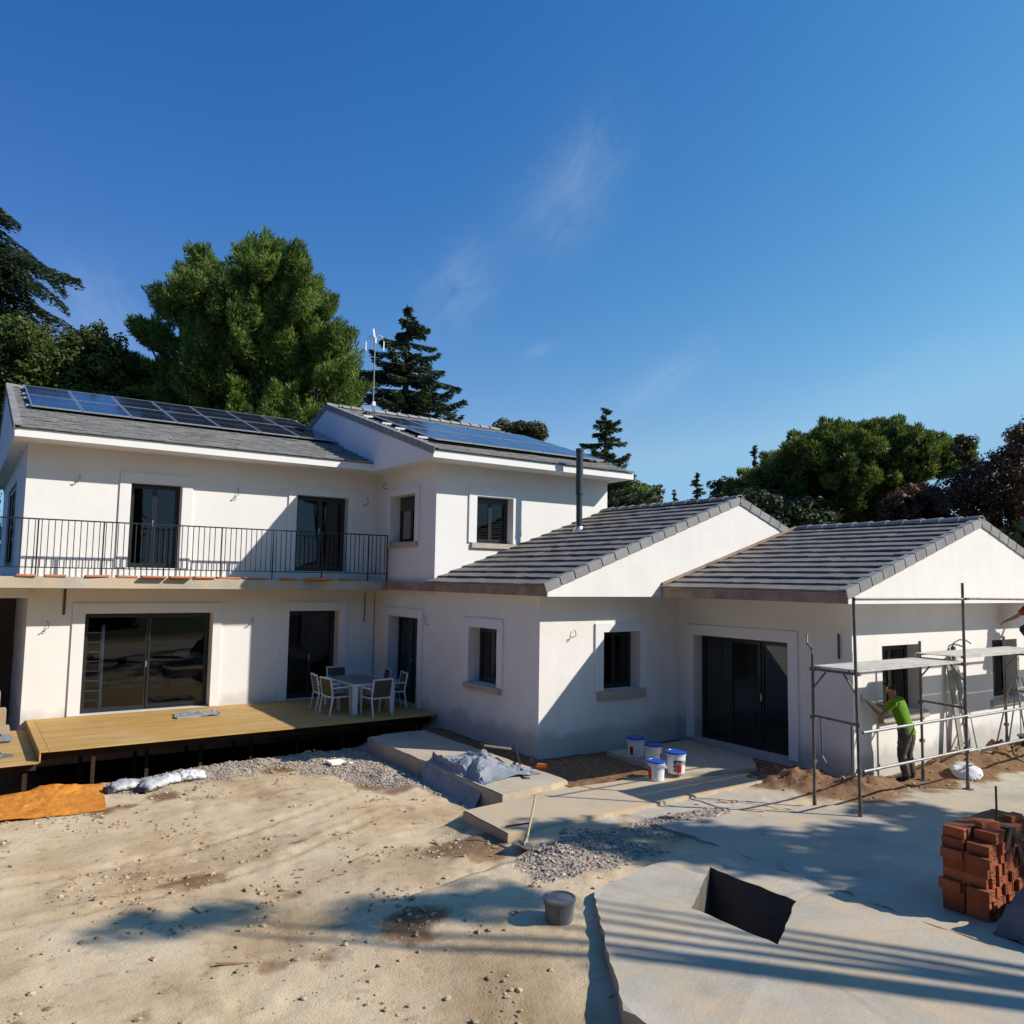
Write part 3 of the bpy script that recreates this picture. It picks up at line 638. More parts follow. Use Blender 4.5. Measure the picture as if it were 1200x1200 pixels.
def zones(x, y):
    """gravel, dark soil, concrete dust"""
    n = fbm(x, y, 1.3, 5, 20) * .5; n2 = fbm(x, y, .8, 4, 21) * .5
    g = 0
    yb = 16.7 - .10 * x if x < 5.5 else 16.15 - (x - 5.5) * 1.55          # gravel band along deck and walkway
    if y < 18.9 and x < 8.4: g = sstep(-.25, .2, (y - yb) * .8 + n * .75 + (-.35 if 4.6 < x < 6.4 else 0))
    if y > 17.6 and x < 9.9: return 0, 1, 0  # dark soil set under the deck, its shade deepened by colour
    q = ((x - 7.2) / 1.15) ** 2 + ((y - 8.55) / .75) ** 2; g = max(g, sstep(1.3, .5, q + n * 1.2))
    q = ((x - 9.2) / 1.2) ** 2 + ((y - 8.9) / .5) ** 2; g = max(g, .75 * sstep(1.3, .5, q + n * 1.2))
    s = 0
    if 9.2 < x < 14.1 and 11.3 < y < 17.5: s = .85
    s = max(s, sstep(1.4, .5, ((x - 13.2) / 1.1) ** 2 + ((y - 9.9) / 1.0) ** 2 + n))
    s = max(s, .75 * sstep(-.25, .25, (y - 7.75) + .05 * (x - 14) + n * .8) * sstep(12.2, 13.0, x + n))
    s = max(s, .7 * sstep(.9, .4, ((x - 6.3) / .8) ** 2 + ((y - 10.0) / .7) ** 2 + n)); s = max(s, .75 * sstep(.12, .42, n2 + .02) * (1 if y < 17 else 0) * (1 if x < 9 else .4))
    s = max(s, .8 * sstep(1.3, .4, ((x - 6.2) / 1.3) ** 2 + ((y - 16.5) / .55) ** 2 + n * 1.6), .7 * sstep(1.3, .4, ((x - 7.0) / .7) ** 2 + ((y - 14.3) / .9) ** 2 + n * 1.6), .38 * sstep(1.2, .4, ((x - 3.2) / 1.6) ** 2 + ((y - 12.2) / .8) ** 2 + n * 2.2))
    for off in (0, 1.45):      # churned tyre marks
        d = (y - 11.0 - off) - .22 * (x - 3.5) + .05 * math.sin(x * 1.3)
        if abs(d) < .22 and 1 < x < 6.8: s = max(s, (.36 + .36 * math.sin(x * 26 + abs(d) * 30)) * sstep(.22, .05, abs(d)) * (.4 + n2))
    c = sstep(-.4, .3, (x - 8.9) + .35 * (y - 8.5) * 0 + n * .8) * sstep(8.9, 8.0, y + n * .6) * sstep(30, 16, x)
    c = max(c, .75 * sstep(8.2, 9.0, x + n) * sstep(11.6, 11.2, y) * sstep(8.4, 9.0, y))
    c *= (1 - min(1, s)); 
    return max(0, min(1, g)), max(0, min(1, s)), max(0, min(1, c))
def ground():
    xs = list(np.arange(-3, 2, .14)) + list(np.arange(2, 15, .07)) + list(np.arange(15, 22.01, .12)); ys = list(np.arange(-1, 3, .2)) + list(np.arange(3, 13, .075)) + list(np.arange(13, 19.2, .1)) + [20, 22, 26, 32]
    far = [1.5, 4, 9, 18, 35, 70, 150, 400, 1200]
    xs = [xs[0] - f for f in far[::-1]] + xs + [xs[-1] + f for f in far]; ys = [ys[0] - f for f in far[::-1]] + ys + [ys[-1] + f for f in far]
    nx, ny = len(xs), len(ys); vs = []; col = np.zeros((nx * ny, 4), np.float32); i = 0
    for y in ys:
        for x in xs:
            near = -4 < x < 23 and -3 < y < 24
            z = gz(x, y) if near else -.3 * sstep(14, 4, x)
            vs.append((x, y, z))
            if near: col[i, :3] = zones(x, y)
            else: col[i, :3] = (.2, .5, 0)
            out = max(-6 - x, x - 27, -6 - y, y - 40)
            col[i, 3] = sstep(0, 1.5, out); i += 1
    fs = [(j * nx + k, j * nx + k + 1, (j + 1) * nx + k + 1, (j + 1) * nx + k) for j in range(ny - 1) for k in range(nx - 1)]
    me = bpy.data.meshes.new('ground'); me.from_pydata(vs, [], fs); me.polygons.foreach_set('use_smooth', [True] * len(fs))
    a = me.attributes.new('zone', 'FLOAT_COLOR', 'POINT'); a.data.foreach_set('color', col.ravel())
    m, nt, N, L, b = mat('building site ground'); tc = N.new('ShaderNodeTexCoord'); V = tc.outputs['Object']
    n0 = noise_node(N, L, .55, 8, .62, vec=V); n1 = noise_node(N, L, 4.5, 9, .7, vec=V); n2 = noise_node(N, L, 38, 4, .6, vec=V); n3 = noise_node(N, L, 11, 6, .65, vec=V)
    sand = ramp(N, [(.28, (.35, .235, .13)), (.42, (.50, .37, .225)), (.5, (.58, .445, .285)), (.6, (.635, .505, .34)), (.75, (.67, .565, .405))]); L.new(n0.outputs['Fac'], sand.inputs['Fac'])
    fine = ramp(N, [(.32, (.55, .49, .43)), (.45, (1, 1, 1)), (.72, (1.08, 1.07, 1.05))]); L.new(n1.outputs['Fac'], fine.inputs['Fac'])
    c = mixc(N, L, .7, sand.outputs['Color'], mixc(N, L, 1, sand.outputs['Color'], fine.outputs['Color'], 'MULTIPLY'))
    vo = N.new('ShaderNodeTexVoronoi'); vo.inputs['Scale'].default_value = 26; L.new(V, vo.inputs['Vector'])
    gr = ramp(N, [(0, (.26, .21, .17)), (.5, (.41, .34, .275)), (1, (.60, .52, .43))]); L.new(vo.outputs['Color'], gr.inputs['Fac'])
    vd = ramp(N, [(.0, (1, 1, 1)), (.6, (.78, .77, .76)), (.9, (.45, .43, .42))]); L.new(vo.outputs['Distance'], vd.inputs['Fac'])
    grc = mixc(N, L, 1, gr.outputs['Color'], vd.outputs['Color'], 'MULTIPLY')
    soil = ramp(N, [(.3, (.11, .06, .032)), (.55, (.225, .13, .072)), (.75, (.36, .235, .14))]); L.new(n3.outputs['Fac'], soil.inputs['Fac'])
    con = ramp(N, [(.3, (.42, .36, .28)), (.6, (.53, .475, .39))]); L.new(n1.outputs['Fac'], con.inputs['Fac'])
    at = N.new('ShaderNodeAttribute'); at.attribute_name = 'zone'; sp = N.new('ShaderNodeSeparateColor'); L.new(at.outputs['Color'], sp.inputs[0])
    def edge(sock):      # ragged zone edges
        a1 = N.new('ShaderNodeMath'); a1.operation = 'MULTIPLY_ADD'; a1.inputs[1].default_value = .9; a1.inputs[2].default_value = -.45; L.new(n3.outputs['Fac'], a1.inputs[0])
        a2 = N.new('ShaderNodeMath'); a2.operation = 'ADD'; L.new(a1.outputs[0], a2.inputs[0]); L.new(sock, a2.inputs[1])
        r = ramp(N, [(.25, (0, 0, 0)), (.75, (1, 1, 1))]); L.new(a2.outputs[0], r.inputs['Fac']); return r.outputs['Color']
    c = mixc(N, L, edge(sp.outputs[2]), c, con.outputs['Color']); c = mixc(N, L, edge(sp.outputs[1]), c, soil.outputs['Color']); c = mixc(N, L, edge(sp.outputs[0]), c, grc)
    grass = ramp(N, [(.35, (.045, .06, .02)), (.65, (.09, .10, .035))]); L.new(n1.outputs['Fac'], grass.inputs['Fac']); c = mixc(N, L, at.outputs['Alpha'], c, grass.outputs['Color'])  # dark grass beyond the plot, added to cut bounce from unseen ground
    vg = N.new('ShaderNodeTexVoronoi'); vg.inputs['Scale'].default_value = 75; L.new(V, vg.inputs['Vector']); sg = ramp(N, [(.04, (.42, .38, .34)), (.2, (1, 1, 1)), (.75, (1.1, 1.09, 1.07))]); L.new(vg.outputs['Distance'], sg.inputs['Fac'])
    rg = ramp(N, [(.42, (.15, .15, .15)), (.6, (1, 1, 1))]); L.new(n3.outputs['Fac'], rg.inputs['Fac']); c = mixc(N, L, rg.outputs['Color'], c, mixc(N, L, 1, c, sg.outputs['Color'], 'MULTIPLY'))
    L.new(c, b.inputs['Base Color']); b.inputs['Roughness'].default_value = .96; b.inputs['Specular IOR Level'].default_value = .08
    h1 = mixc(N, L, .35, n1.outputs['Fac'], n2.outputs['Fac']); h = mixc(N, L, edge(sp.outputs[0]), h1, vd.outputs['Color'])
    bump(N, L, b, h, .55, .045)
    me.materials.append(m); o = bpy.data.objects.new('ground', me); COL.objects.link(o); tag(o, kind='structure'); return o
ground()
def icos(rng, n, pts, smin, smax, squash=.7):
    """n irregular stones -> one builder"""
    t = (1 + 5 ** .5) / 2
    V = np.array([(-1, t, 0), (1, t, 0), (-1, -t, 0), (1, -t, 0), (0, -1, t), (0, 1, t), (0, -1, -t), (0, 1, -t), (t, 0, -1), (t, 0, 1), (-t, 0, -1), (-t, 0, 1)]) / 1.9
    F = [(0, 11, 5), (0, 5, 1), (0, 1, 7), (0, 7, 10), (0, 10, 11), (1, 5, 9), (5, 11, 4), (11, 10, 2), (10, 7, 6), (7, 1, 8), (3, 9, 4), (3, 4, 2), (3, 2, 6), (3, 6, 8), (3, 8, 9), (4, 9, 5), (2, 4, 11), (6, 2, 10), (8, 6, 7), (9, 8, 1)]
    b = MB()
    for (x, y) in pts:
        s = smin * (smax / smin) ** (rng.random() ** 2.2); a = rng.random() * 6.28; ca, sa = math.cos(a), math.sin(a)
        sc = np.array([1 + .35 * rng.standard_normal(), 1 + .25 * rng.standard_normal(), squash]).clip(.4, 1.7) * s
        P = V * sc * (1 + .16 * rng.standard_normal((12, 1))); X = P[:, 0] * ca - P[:, 1] * sa + x; Y = P[:, 0] * sa + P[:, 1] * ca + y
        z = gz(x, y) + s * .22; b.tint = float(rng.random()); b.add(list(zip(X.tolist(), Y.tolist(), (P[:, 2] + z).tolist())), F)
    return b
M['stone'] = simple('gravel stones', (.50, .42, .34), (.34, .285, .235), 14, .9, .1, 60, tint=.4, spec=.15)
M['clod'] = simple('earth clods', (.50, .385, .25), (.36, .255, .155), 10, .95, .2, 50, tint=.3, spec=.1)
rng = np.random.default_rng(5); pts = []
while len(pts) < 8500:
    x, y = rng.uniform(.6, 10.5), rng.uniform(7.6, 18.4)
    if y > 17.9 or inpoly(x, y, RIM): continue
    if zones(x, y)[0] > .3 + .6 * rng.random() and not (7.75 < x < 9.35 and y > 11.4) and not (x > 6.7 and 9.7 < y < 11.25): pts.append((x, y))
tag(icos(rng, 0, pts, .010, .031).build('gravel', M['stone'], recalc=False), kind='stuff')
pts = []
while len(pts) < 2600:
    x, y = rng.uniform(.4, 8.2), rng.uniform(5.5, 17)
    if inpoly(x, y, RIM) or (x > 6.6 and y > 9.6) : continue
    if fbm(x, y, .8, 4, 30) + rng.random() * .3 > .42 or (rng.random() < .02) or (zones(x, y)[1] > .35 and rng.random() < .35): pts.append((x, y))
while len(pts) < 3400:
    x, y = rng.uniform(12.2, 21), rng.uniform(7.3, 10.5)
    if zones(x, y)[1] > .5 and not (x > 14 and y > 8.9): pts.append((x, y))
tag(icos(rng, 0, pts, .006, .042, .6).build('rubble', M['clod'], recalc=False), kind='stuff')

# scattered chips of tile, plaster and timber on the yard
M['chip'] = simple('terracotta and plaster chips', (.52, .40, .30), (.45, .18, .10), 3, .9, .2, 50, tint=.35)
b = MB()
for k in range(170):
    x, y = (rng.uniform(.6, 8), rng.uniform(7.5, 16.8)) if k < 120 else (rng.uniform(9, 14), rng.uniform(6, 9.4))
    if inpoly(x, y, RIM): continue
    b.tint = float(rng.random()); l = rng.uniform(.02, .09) if k % 9 else rng.uniform(.15, .4); b.obox((x, y, gz(x, y) + .012), l, rng.uniform(.012, .045), rng.uniform(.006, .02), rng.uniform(0, 3.1), (rng.normal(0, .15), rng.normal(0, .15)))
tag(b.build('debris', M['chip']), kind='stuff')

def slab(poly, z0, z1, m='concrete', name='path', rough=.012):
    """cast slab with slightly ragged edges"""
    pts = []
    for i in range(len(poly)):
        a, c = Vector(poly[i]), Vector(poly[(i + 1) % len(poly)]); n = max(2, int((c - a).length / .22))
        for k in range(n):
            p = a.lerp(c, k / n); pts.append((p.x + random.gauss(0, rough), p.y + random.gauss(0, rough)))
    b = MB(); b.prism(pts, 'z', z0, z1)
    o = b.build(name, M[m]); 
    bm = bmesh.new(); bm.from_mesh(o.data); top = [e for e in bm.edges if all(abs(v.co.z - z1) < 1e-5 for v in e.verts)]
    bmesh.ops.bevel(bm, geom=top, offset=.018, segments=2, affect='EDGES', clamp_overlap=True); bm.to_mesh(o.data); bm.free()
    return tag(o, kind='structure')
slab([(7.80, 16.95), (9.32, 17.05), (9.30, 11.55), (7.72, 11.32)], -.5, .055)                 # walkway beside the wall
slab([(6.78, 11.06), (9.2, 11.28), (13.0, 11.0), (12.6, 9.75), (6.72, 9.72)], -.5, .012, 'dusty')      # pad in front of it
slab([(11.45, 12.95), (13.9, 12.95), (13.75, 11.0), (13.0, 10.3), (11.35, 10.75)], -.3, .085) # landing by the sliding door
slab([(8.9, 9.0), (11.5, 8.45), (14.5, 7.3), (18, 6.6), (18, 2), (8.95, 2)], -.3, -.004, rough=.05)  # apron
def rim():
    def rag(P, j):
        out = []
        for i in range(len(P)):
            a, c = Vector(P[i]), Vector(P[(i + 1) % len(P)]); n = max(2, int((c - a).length / .12))
            out += [((p := a.lerp(c, k / n)).x + random.gauss(0, j), p.y + random.gauss(0, j)) for k in range(n)]
        return out
    O, PT = rag(RIM, .014), rag(PIT, .006)
    bm = bmesh.new(); loops = []
    for P in (O, PT):
        vs = [bm.verts.new((x, y, .022 + random.gauss(0, .004))) for x, y in P]; loops.append(vs)
        for i in range(len(vs)): bm.edges.new((vs[i], vs[(i + 1) % len(vs)]))
    bmesh.ops.triangle_fill(bm, edges=bm.edges, use_beauty=True)
    for P, vs, zb in ((O, loops[0], -.6), (PT, loops[1], -1.25)):
        lo = [bm.verts.new((x, y, zb)) for x, y in P]; n = len(P)
        for i in range(n): bm.faces.new((vs[i], vs[(i + 1) % n], lo[(i + 1) % n], lo[i]))
        if P is PT: bm.faces.new(lo)
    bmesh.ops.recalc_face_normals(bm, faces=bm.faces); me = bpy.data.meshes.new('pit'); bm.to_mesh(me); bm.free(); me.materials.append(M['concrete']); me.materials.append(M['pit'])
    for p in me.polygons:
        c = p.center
        if c.z < -.1 and (inpoly(c.x, c.y, PIT) or pdist(c.x, c.y, PIT) < .05): p.material_index = 1  # inside faces take the shade-darkened concrete
    o = bpy.data.objects.new('pit', me); COL.objects.link(o); tag(o, kind='structure')
rim()

# ------------------------------------------------------------------ timber decks
ZD = .281
dk = thing('timber_deck', (5.7, 19.5, -.3), 'raised yellow pine deck along the ground floor with a dark gap beneath', 'deck')
b = MB(); y = 17.645
while y < 21.40:
    x = 1.585
    while x < 9.97:
        ln = min(random.choice([2.4, 3.0, 3.6]), 9.985 - x); 
        if 9.985 - (x + ln) < .5: ln = 9.985 - x
        b.tint = min(1, max(0, random.gauss(.5, .22))); dz = random.gauss(0, .0012); b.box(x + .0015, x + ln - .0015, y + .002, y + .138, ZD - .028 + dz, ZD + dz); x += ln
    y += .1435
b.build('decking', M['deck'], dk, bevel=0)
b = MB(); b.tint = .6; b.box(1.42, 1.58, 17.64, 21.49, ZD - .026, ZD + .002); b.build('border_board', M['deck'], dk, bevel=.003)
b = MB(); b.tint = .75; b.box(1.424, 1.452, 17.645, 21.49, .075, ZD - .03); b.build('end_board', M['deck'], dk, bevel=.003)
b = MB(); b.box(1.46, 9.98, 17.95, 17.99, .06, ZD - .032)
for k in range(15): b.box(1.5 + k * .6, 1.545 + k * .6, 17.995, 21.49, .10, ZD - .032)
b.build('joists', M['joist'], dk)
for k in range(8):
    x = 2.36 + k * 1.08; z = gz(x, 17.75)
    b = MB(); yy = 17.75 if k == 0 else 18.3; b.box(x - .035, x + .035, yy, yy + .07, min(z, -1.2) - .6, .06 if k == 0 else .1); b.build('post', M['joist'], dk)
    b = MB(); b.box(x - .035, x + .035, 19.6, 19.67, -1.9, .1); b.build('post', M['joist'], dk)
ld = thing('timber_deck', (0, 19.3, -.3), 'lower pine deck platform at the far left with a step up to the main deck', 'deck')
b = MB(); y = 17.60
while y < 21.3:
    b.tint = min(1, max(0, random.gauss(.5, .2))); b.box(-3.2, 1.42, y + .002, y + .138, .065, .093); y += .1435
b.build('decking', M['deck'], ld)
b = MB(); b.box(-3.2, 1.40, 17.85, 17.89, -.1, .062); b.build('joists', M['joist'], ld)
for x in (-2.8, -.6, 1.2): b = MB(); b.box(x, x + .08, 18.1, 18.18, -1.9, .06); b.build('post', M['joist'], ld)

# clutter on the decks
t = thing('plastic_sheet', (4.85, 20.35, ZD), 'crumpled pale grey sheet lying on the deck before the sliding door', 'sheet')
def crumple(x0, x1, y0, y1, nx, ny, f, th=.008, clip=None):
    b = MB(); P = []
    for j in range(ny + 1):
        for i in range(nx + 1):
            u, v = i / nx, j / ny; P.append(f(x0 + (x1 - x0) * u, y0 + (y1 - y0) * v, u, v))
    n = len(P); F = [(j * (nx + 1) + i, j * (nx + 1) + i + 1, (j + 1) * (nx + 1) + i + 1, (j + 1) * (nx + 1) + i) for j in range(ny) for i in range(nx)]
    b.add(P + [(p[0], p[1], p[2] - th) for p in P], F + [tuple(n + k for k in f_[::-1]) for f_ in F])
    rimv = [i for i in range(nx + 1)] + [(j) * (nx + 1) + nx for j in range(1, ny + 1)] + [ny * (nx + 1) + i for i in range(nx - 1, -1, -1)] + [j * (nx + 1) for j in range(ny - 1, 0, -1)]
    b.f += [(rimv[k], rimv[k] + n, rimv[(k + 1) % len(rimv)] + n, rimv[(k + 1) % len(rimv)]) for k in range(len(rimv))]; b.m += [0] * len(rimv)
    return b
b = crumple(4.38, 5.42, 20.02, 20.66, 20, 12, lambda x, y, u, v: (x + .05 * fbm(x, y, 2, 3, 40) + .10 * (v - .5), y + .05 * fbm(x, y, 2, 3, 41), ZD + .02 + .05 * abs(fbm(x, y, 4, 3, 42))))
b.build('sheet', M['membrane'], t)
b = MB(); b.bar((4.36, 20.0, ZD + .03), (4.9, 20.03, ZD + .03), .05, .04); b.build('batten', M['alu'], t)
t = thing('metal_disc', (.8, 18.5, .094), 'round grey metal disc lying on the lower deck', 'disc')
b = MB(); b.lathe((.80, 18.5, .094), [(.26, 0), (.26, .012), (.09, .02), (.085, .05), (.04, .05)], 28); b.build('disc', M['steel'], t)
b = MB(); b.lathe((.80, 18.5, .146), [(.05, 0), (.045, .03)], 14); b.build('hub', M['darkplastic'], t)
t = thing('tool_bag', (.8, 20.1, .094), 'flat blue grey tool bag on the lower deck below the porch', 'bag')
b = MB(); b.box(.25, 1.12, 19.85, 20.25, .098, .22); b.build('body', M['membrane'], t, bevel=.04)
b = MB(); b.tube([(.4, 20.05, .22), (.5, 20.05, .34), (.8, 20.05, .34), (.9, 20.05, .22)], .02, 6); b.build('handle', M['darkplastic'], t)
for k, (x, y, z, sx, sy, sz, l) in enumerate([(.7, 20.75, .094, .75, .5, .20, 'pale flat cardboard box on the lower deck behind the tool bag'), (.62, 21.35, .094, .8, .45, .50, 'brown cardboard box under the porch, beneath a smaller box'), (.58, 21.36, .60, .62, .4, .38, 'small cardboard box on top of another box under the porch')]):
    t = thing('cardboard_box', (x, y, z), l, 'box'); b = MB(); b.box(-sx / 2, sx / 2, -sy / 2, sy / 2, .002, sz); put(b, 'carton', M['cardboard'], t, bevel=.008)
    b = MB(); b.box(-sx / 2 + .002, sx / 2 - .002, -.03, .03, sz + .0005, sz + .003); put(b, 'tape', M['sill'], t)

# ladder standing in the room behind the sliding door
t = thing('stepladder', (3.0, 22.6, .27), 'aluminium ladder seen through the glass of the sliding door', 'ladder')
for s in (0, .42): b = MB(); b.bar((2.62 + s, 22.35, .27), (2.66 + s, 22.75, 2.35), .06, .03); b.build('rail', M['alu'], t)
for k in range(8): z = .5 + k * .235; yy = 22.35 + (z - .27) / 2.08 * .4; b = MB(); b.bar((2.63, yy, z), (3.07, yy, z), .05, .025); b.build('rung', M['alu'], t)
b = MB(); b.bar((2.68, 22.78, 2.3), (2.64, 23.3, .27), .05, .03); b.bar((3.06, 22.78, 2.3), (3.1, 23.3, .27), .05, .03); b.build('back_legs', M['alu'], t)

# ------------------------------------------------------------------ garden table and six chairs
t = thing('garden_table', (8.67, 19.45, ZD), 'rectangular garden table with grey top and white legs on the deck', 'table')
W, D_ = 1.12, 1.9
b = MB(); b.box(-W / 2 + .04, W / 2 - .04, -D_ / 2 + .04, D_ / 2 - .04, .715, .742); put(b, 'tabletop', M['tabletop'], t, bevel=.003)
b = MB(); b.box(-W / 2, W / 2, -D_ / 2, -D_ / 2 + .038, .68, .738); b.box(-W / 2, W / 2, D_ / 2 - .038, D_ / 2, .68, .738); b.box(-W / 2, -W / 2 + .038, -D_ / 2 + .039, D_ / 2 - .039, .68, .738); b.box(W / 2 - .038, W / 2, -D_ / 2 + .039, D_ / 2 - .039, .68, .738); put(b, 'apron', M['whitemetal'], t, bevel=.004)
for sx in (-1, 1):
    for sy in (-1, 1): b = MB(); b.box(min(sx * (W / 2 - .12), sx * (W / 2 - .004)), max(sx * (W / 2 - .12), sx * (W / 2 - .004)), min(sy * (D_ / 2 - .12), sy * (D_ / 2 - .004)), max(sy * (D_ / 2 - .12), sy * (D_ / 2 - .004)), .001, .679); put(b, 'leg', M['whitemetal'], t, bevel=.006)
def chair():
    t = thing('garden_chair', (0, 0, 0), '', 'chair', 'garden chairs round the table')
    w = .27; r = .018       # front towards +y
    for s in (-1, 1):
        b = MB(); b.bar((s * w, .26, 0), (s * w, .24, .66), .036, .036); put(b, 'leg', M['whitemetal'], t, bevel=.005)
        b = MB(); b.bar((s * w, -.30, 0), (s * w, -.22, .44), .036, .036); b.bar((s * w, -.22, .43), (s * w, -.30, .90), .036, .036); put(b, 'leg', M['whitemetal'], t, bevel=.005)
        b = MB(); b.bar((s * w, -.25, .655), (s * w, .27, .665), .048, .03); put(b, 'armrest', M['whitemetal'], t, bevel=.006)
    b = MB(); b.bar((-w + .02, .22, .43), (w - .02, .22, .43), .032); b.bar((-w + .02, -.22, .43), (w - .02, -.22, .43), .032)
    for s in (-1, 1): b.bar((s * (w - .03), -.22, .43), (s * (w - .03), .22, .43), .03)
    b.bar((-w, -.298, .885), (w, -.298, .885), .035, .036); put(b, 'frame', M['whitemetal'], t)
    b = MB(); b.box(-w + .03, w - .03, -.21, .21, .445, .455); put(b, 'seat', M['mesh_grey'], t)
    b = MB(); b.hexa([(-w + .02, -.232, .47), (w - .02, -.232, .47), (w - .02, -.222, .47), (-w + .02, -.222, .47), (-w + .02, -.302, .868), (w - .02, -.302, .868), (w - .02, -.292, .868), (-w + .02, -.292, .868)]); put(b, 'backrest', M['mesh_brown'], t)
    return t
c0 = chair(); c0.location = (8.64, 18.33, ZD); c0.rotation_euler = (0, 0, R(8)); c0['label'] = 'garden chair at the near end of the table, its back turned to the camera'
for (x, y, a, l) in [(7.85, 18.98, -84, 'garden chair on the left side of the table, the nearer of the two'), (7.86, 19.72, -96, 'garden chair on the left side of the table, the farther of the two'), (8.72, 20.85, 178, 'garden chair at the far end of the table, facing the camera'), (9.47, 20.05, 82, 'garden chair on the right side of the table, half hidden behind the tabletop'), (9.50, 19.15, 80, 'garden chair on the right side of the table beside the near right table leg')]:
    copy_tree(c0, (x, y, ZD), R(a), l)

# ------------------------------------------------------------------ tarps, sacks, sheets, tools
def zt(x, y): return gz(x, y)
t = thing('orange_tarpaulin', (1, 16.8, -.4), 'bright orange geotextile sheet spread on the ground at the left edge', 'tarpaulin')
def ft(x, y, u, v):
    q = .18 * (v - .5); xx = x + q - (.25 * (1 - v) * (1 if u > .8 else 0) * 0); yy = y + .08 * math.sin(u * 5) + .07 * fbm(x, y, 1.5, 3, 44)
    e = min(u, 1 - u, v, 1 - v); return (xx, yy, gz(xx, yy) + .02 + .02 * sstep(0, .15, e) + .06 * max(0, fbm(x, y, 1.4, 5, 45)) + .022 * abs(fbm(x, y, 5, 4, 46)) * sstep(0, .2, e) + (.06 * math.exp(-((u - .75) / .15) ** 2) * sstep(.6, 1, v)))
b = crumple(-1.2, 2.42, 15.72, 17.62, 110, 60, ft, .006); b.build('sheet', M['tarp'], t, smooth=False)
def sack(x, y, z, l, w, h, rz, seed, m, name, label, cat, group=None, tie=True, tilt=0):
    t = thing(name, (x, y, z), label, cat, group, rz); rr = random.Random(seed); b = MB(); nu, nv = 34, 22; P = []
    for j in range(nv):
        ph = 2 * math.pi * j / nv
        for i in range(nu + 1):
            u = i / nu * 2 - 1; prof = max(0, 1 - abs(u) ** 3.2) ** .5 * .92 + .03
            yy = math.cos(ph) * w / 2 * (prof * .75 + .25) ; zz = (math.sin(ph) * .5 + .5) * h * prof + .004
            n_ = (.26 * fbm(u * 1.7 + seed * 3, ph, 1.6, 5, seed) + .16 * abs(fbm(u * 4 + seed, ph * 1.5, 1.8, 4, seed + 3))) * h
            P.append((u * l / 2, yy + n_ * .6, max(.002, zz + (n_ if math.sin(ph) > -.2 else 0) + tilt * u)))
    F = [(j * (nu + 1) + i, j * (nu + 1) + i + 1, ((j + 1) % nv) * (nu + 1) + i + 1, ((j + 1) % nv) * (nu + 1) + i) for j in range(nv) for i in range(nu)]
    F += [tuple(j * (nu + 1) for j in range(nv)), tuple(j * (nu + 1) + nu for j in range(nv))[::-1]]
    b.add(P, F); put(b, 'sack', M[m], t, smooth=True)
    if tie: b = MB(); b.obox((-l / 2 - .03, 0, h * .3), .1, w * .55, h * .45, 0, (0, .3)); put(b, 'end_flap', M['darkplastic'], t, bevel=.01)
    return t
g_ = 'plastic sacks lying in a row on the sand'
sack(2.83, 16.85, gz(2.83, 16.85), .62, .42, .17, R(12), 1, 'sack', 'plastic_sack', 'grey plastic sack at the left end of the row, nearest the orange tarpaulin', 'sack', g_)
sack(3.28, 16.62, gz(3.28, 16.62), .62, .44, .19, R(40), 2, 'sack', 'plastic_sack', 'largest plastic sack of the row, second from left, with a dark folded end', 'sack', g_)
sack(3.62, 16.78, gz(3.62, 16.78), .50, .40, .16, R(10), 3, 'whitesack', 'plastic_sack', 'short pale sack third from the left in the row on the sand', 'sack', g_, False)
sack(3.98, 16.76, gz(3.98, 16.76), .55, .42, .17, R(-8), 4, 'whitesack', 'plastic_sack', 'pale plastic sack at the right end of the row on the sand', 'sack', g_, False)
sack(16.4, 8.0, gz(16.4, 8.0) - .02, .75, .55, .26, R(25), 5, 'whitesack', 'builders_sack', 'crumpled white sack on the soil under the scaffold', 'sack', None, False)
t = thing('plaster_scrap', (6.72, 16.1, gz(6.72, 16.1)), 'broken white plaster scrap on the gravel in front of the deck', 'scrap')
b = MB(); b.obox((0, 0, .05), .42, .22, .05, .3, (.2, .1)); b.obox((.22, -.1, .03), .2, .16, .04, .8, (-.1, .2)); put(b, 'scrap', M['trim'], t, bevel=.01)

t = thing('waterproof_sheet', (8.5, 13.2, .06), 'crumpled grey waterproofing sheet draped over the concrete walkway edge', 'sheet')
def fm(x, y, u, v):
    def ridge_(sx, sy, ang, k, w): d = (x - sx) * math.cos(ang) + (y - sy) * math.sin(ang); return .42 * k * max(0, 1 - abs(d + .12 * fbm(x, y, 1.2, 2, 64)) / w)
    h = ridge_(7.95, 13.5, .35, .34, .30) + ridge_(8.35, 12.9, -.5, .22, .22) + ridge_(8.2, 13.9, 1.2, .20, .24) + ridge_(8.6, 12.6, .9, .15, .2) + .09 * abs(fbm(x, y, 2.6, 2, 61)) + .05 * abs(fbm(x, y, 6, 4, 66)) + ridge_(8.8, 13.4, 2.1, .14, .22)
    xx = x + .22 * fbm(x, y, .9, 3, 62) + .25 * (v - .5) * (1 if u < .5 else .2); yy = y + .22 * fbm(x, y, .9, 3, 63)
    base = .062
    if xx < 7.84: base = -.30 + .36 * sstep(7.5, 7.84, xx)
    return (xx, yy, base + h * (1 if xx > 7.85 else .35) * (.25 + .75 * sstep(0, .12, min(u, 1 - u, v, 1 - v))))
b = crumple(7.5, 9.0, 12.1, 14.3, 44, 56, fm, .010); b.build('sheet', M['membrane'], t)
t = thing('floor_squeegee', (9.2, 13.6, .1), 'pale wooden handle lying across the grey waterproofing sheet', 'tool')
b = MB(); b.tube([(9.02, 13.95, .27), (9.33, 13.45, .26)], .022, 8); b.build('handle', M['palewood'], t)
b = MB(); b.obox((8.99, 14.0, .27), .10, .08, .06, .9); b.build('head', M['darkplastic'], t)
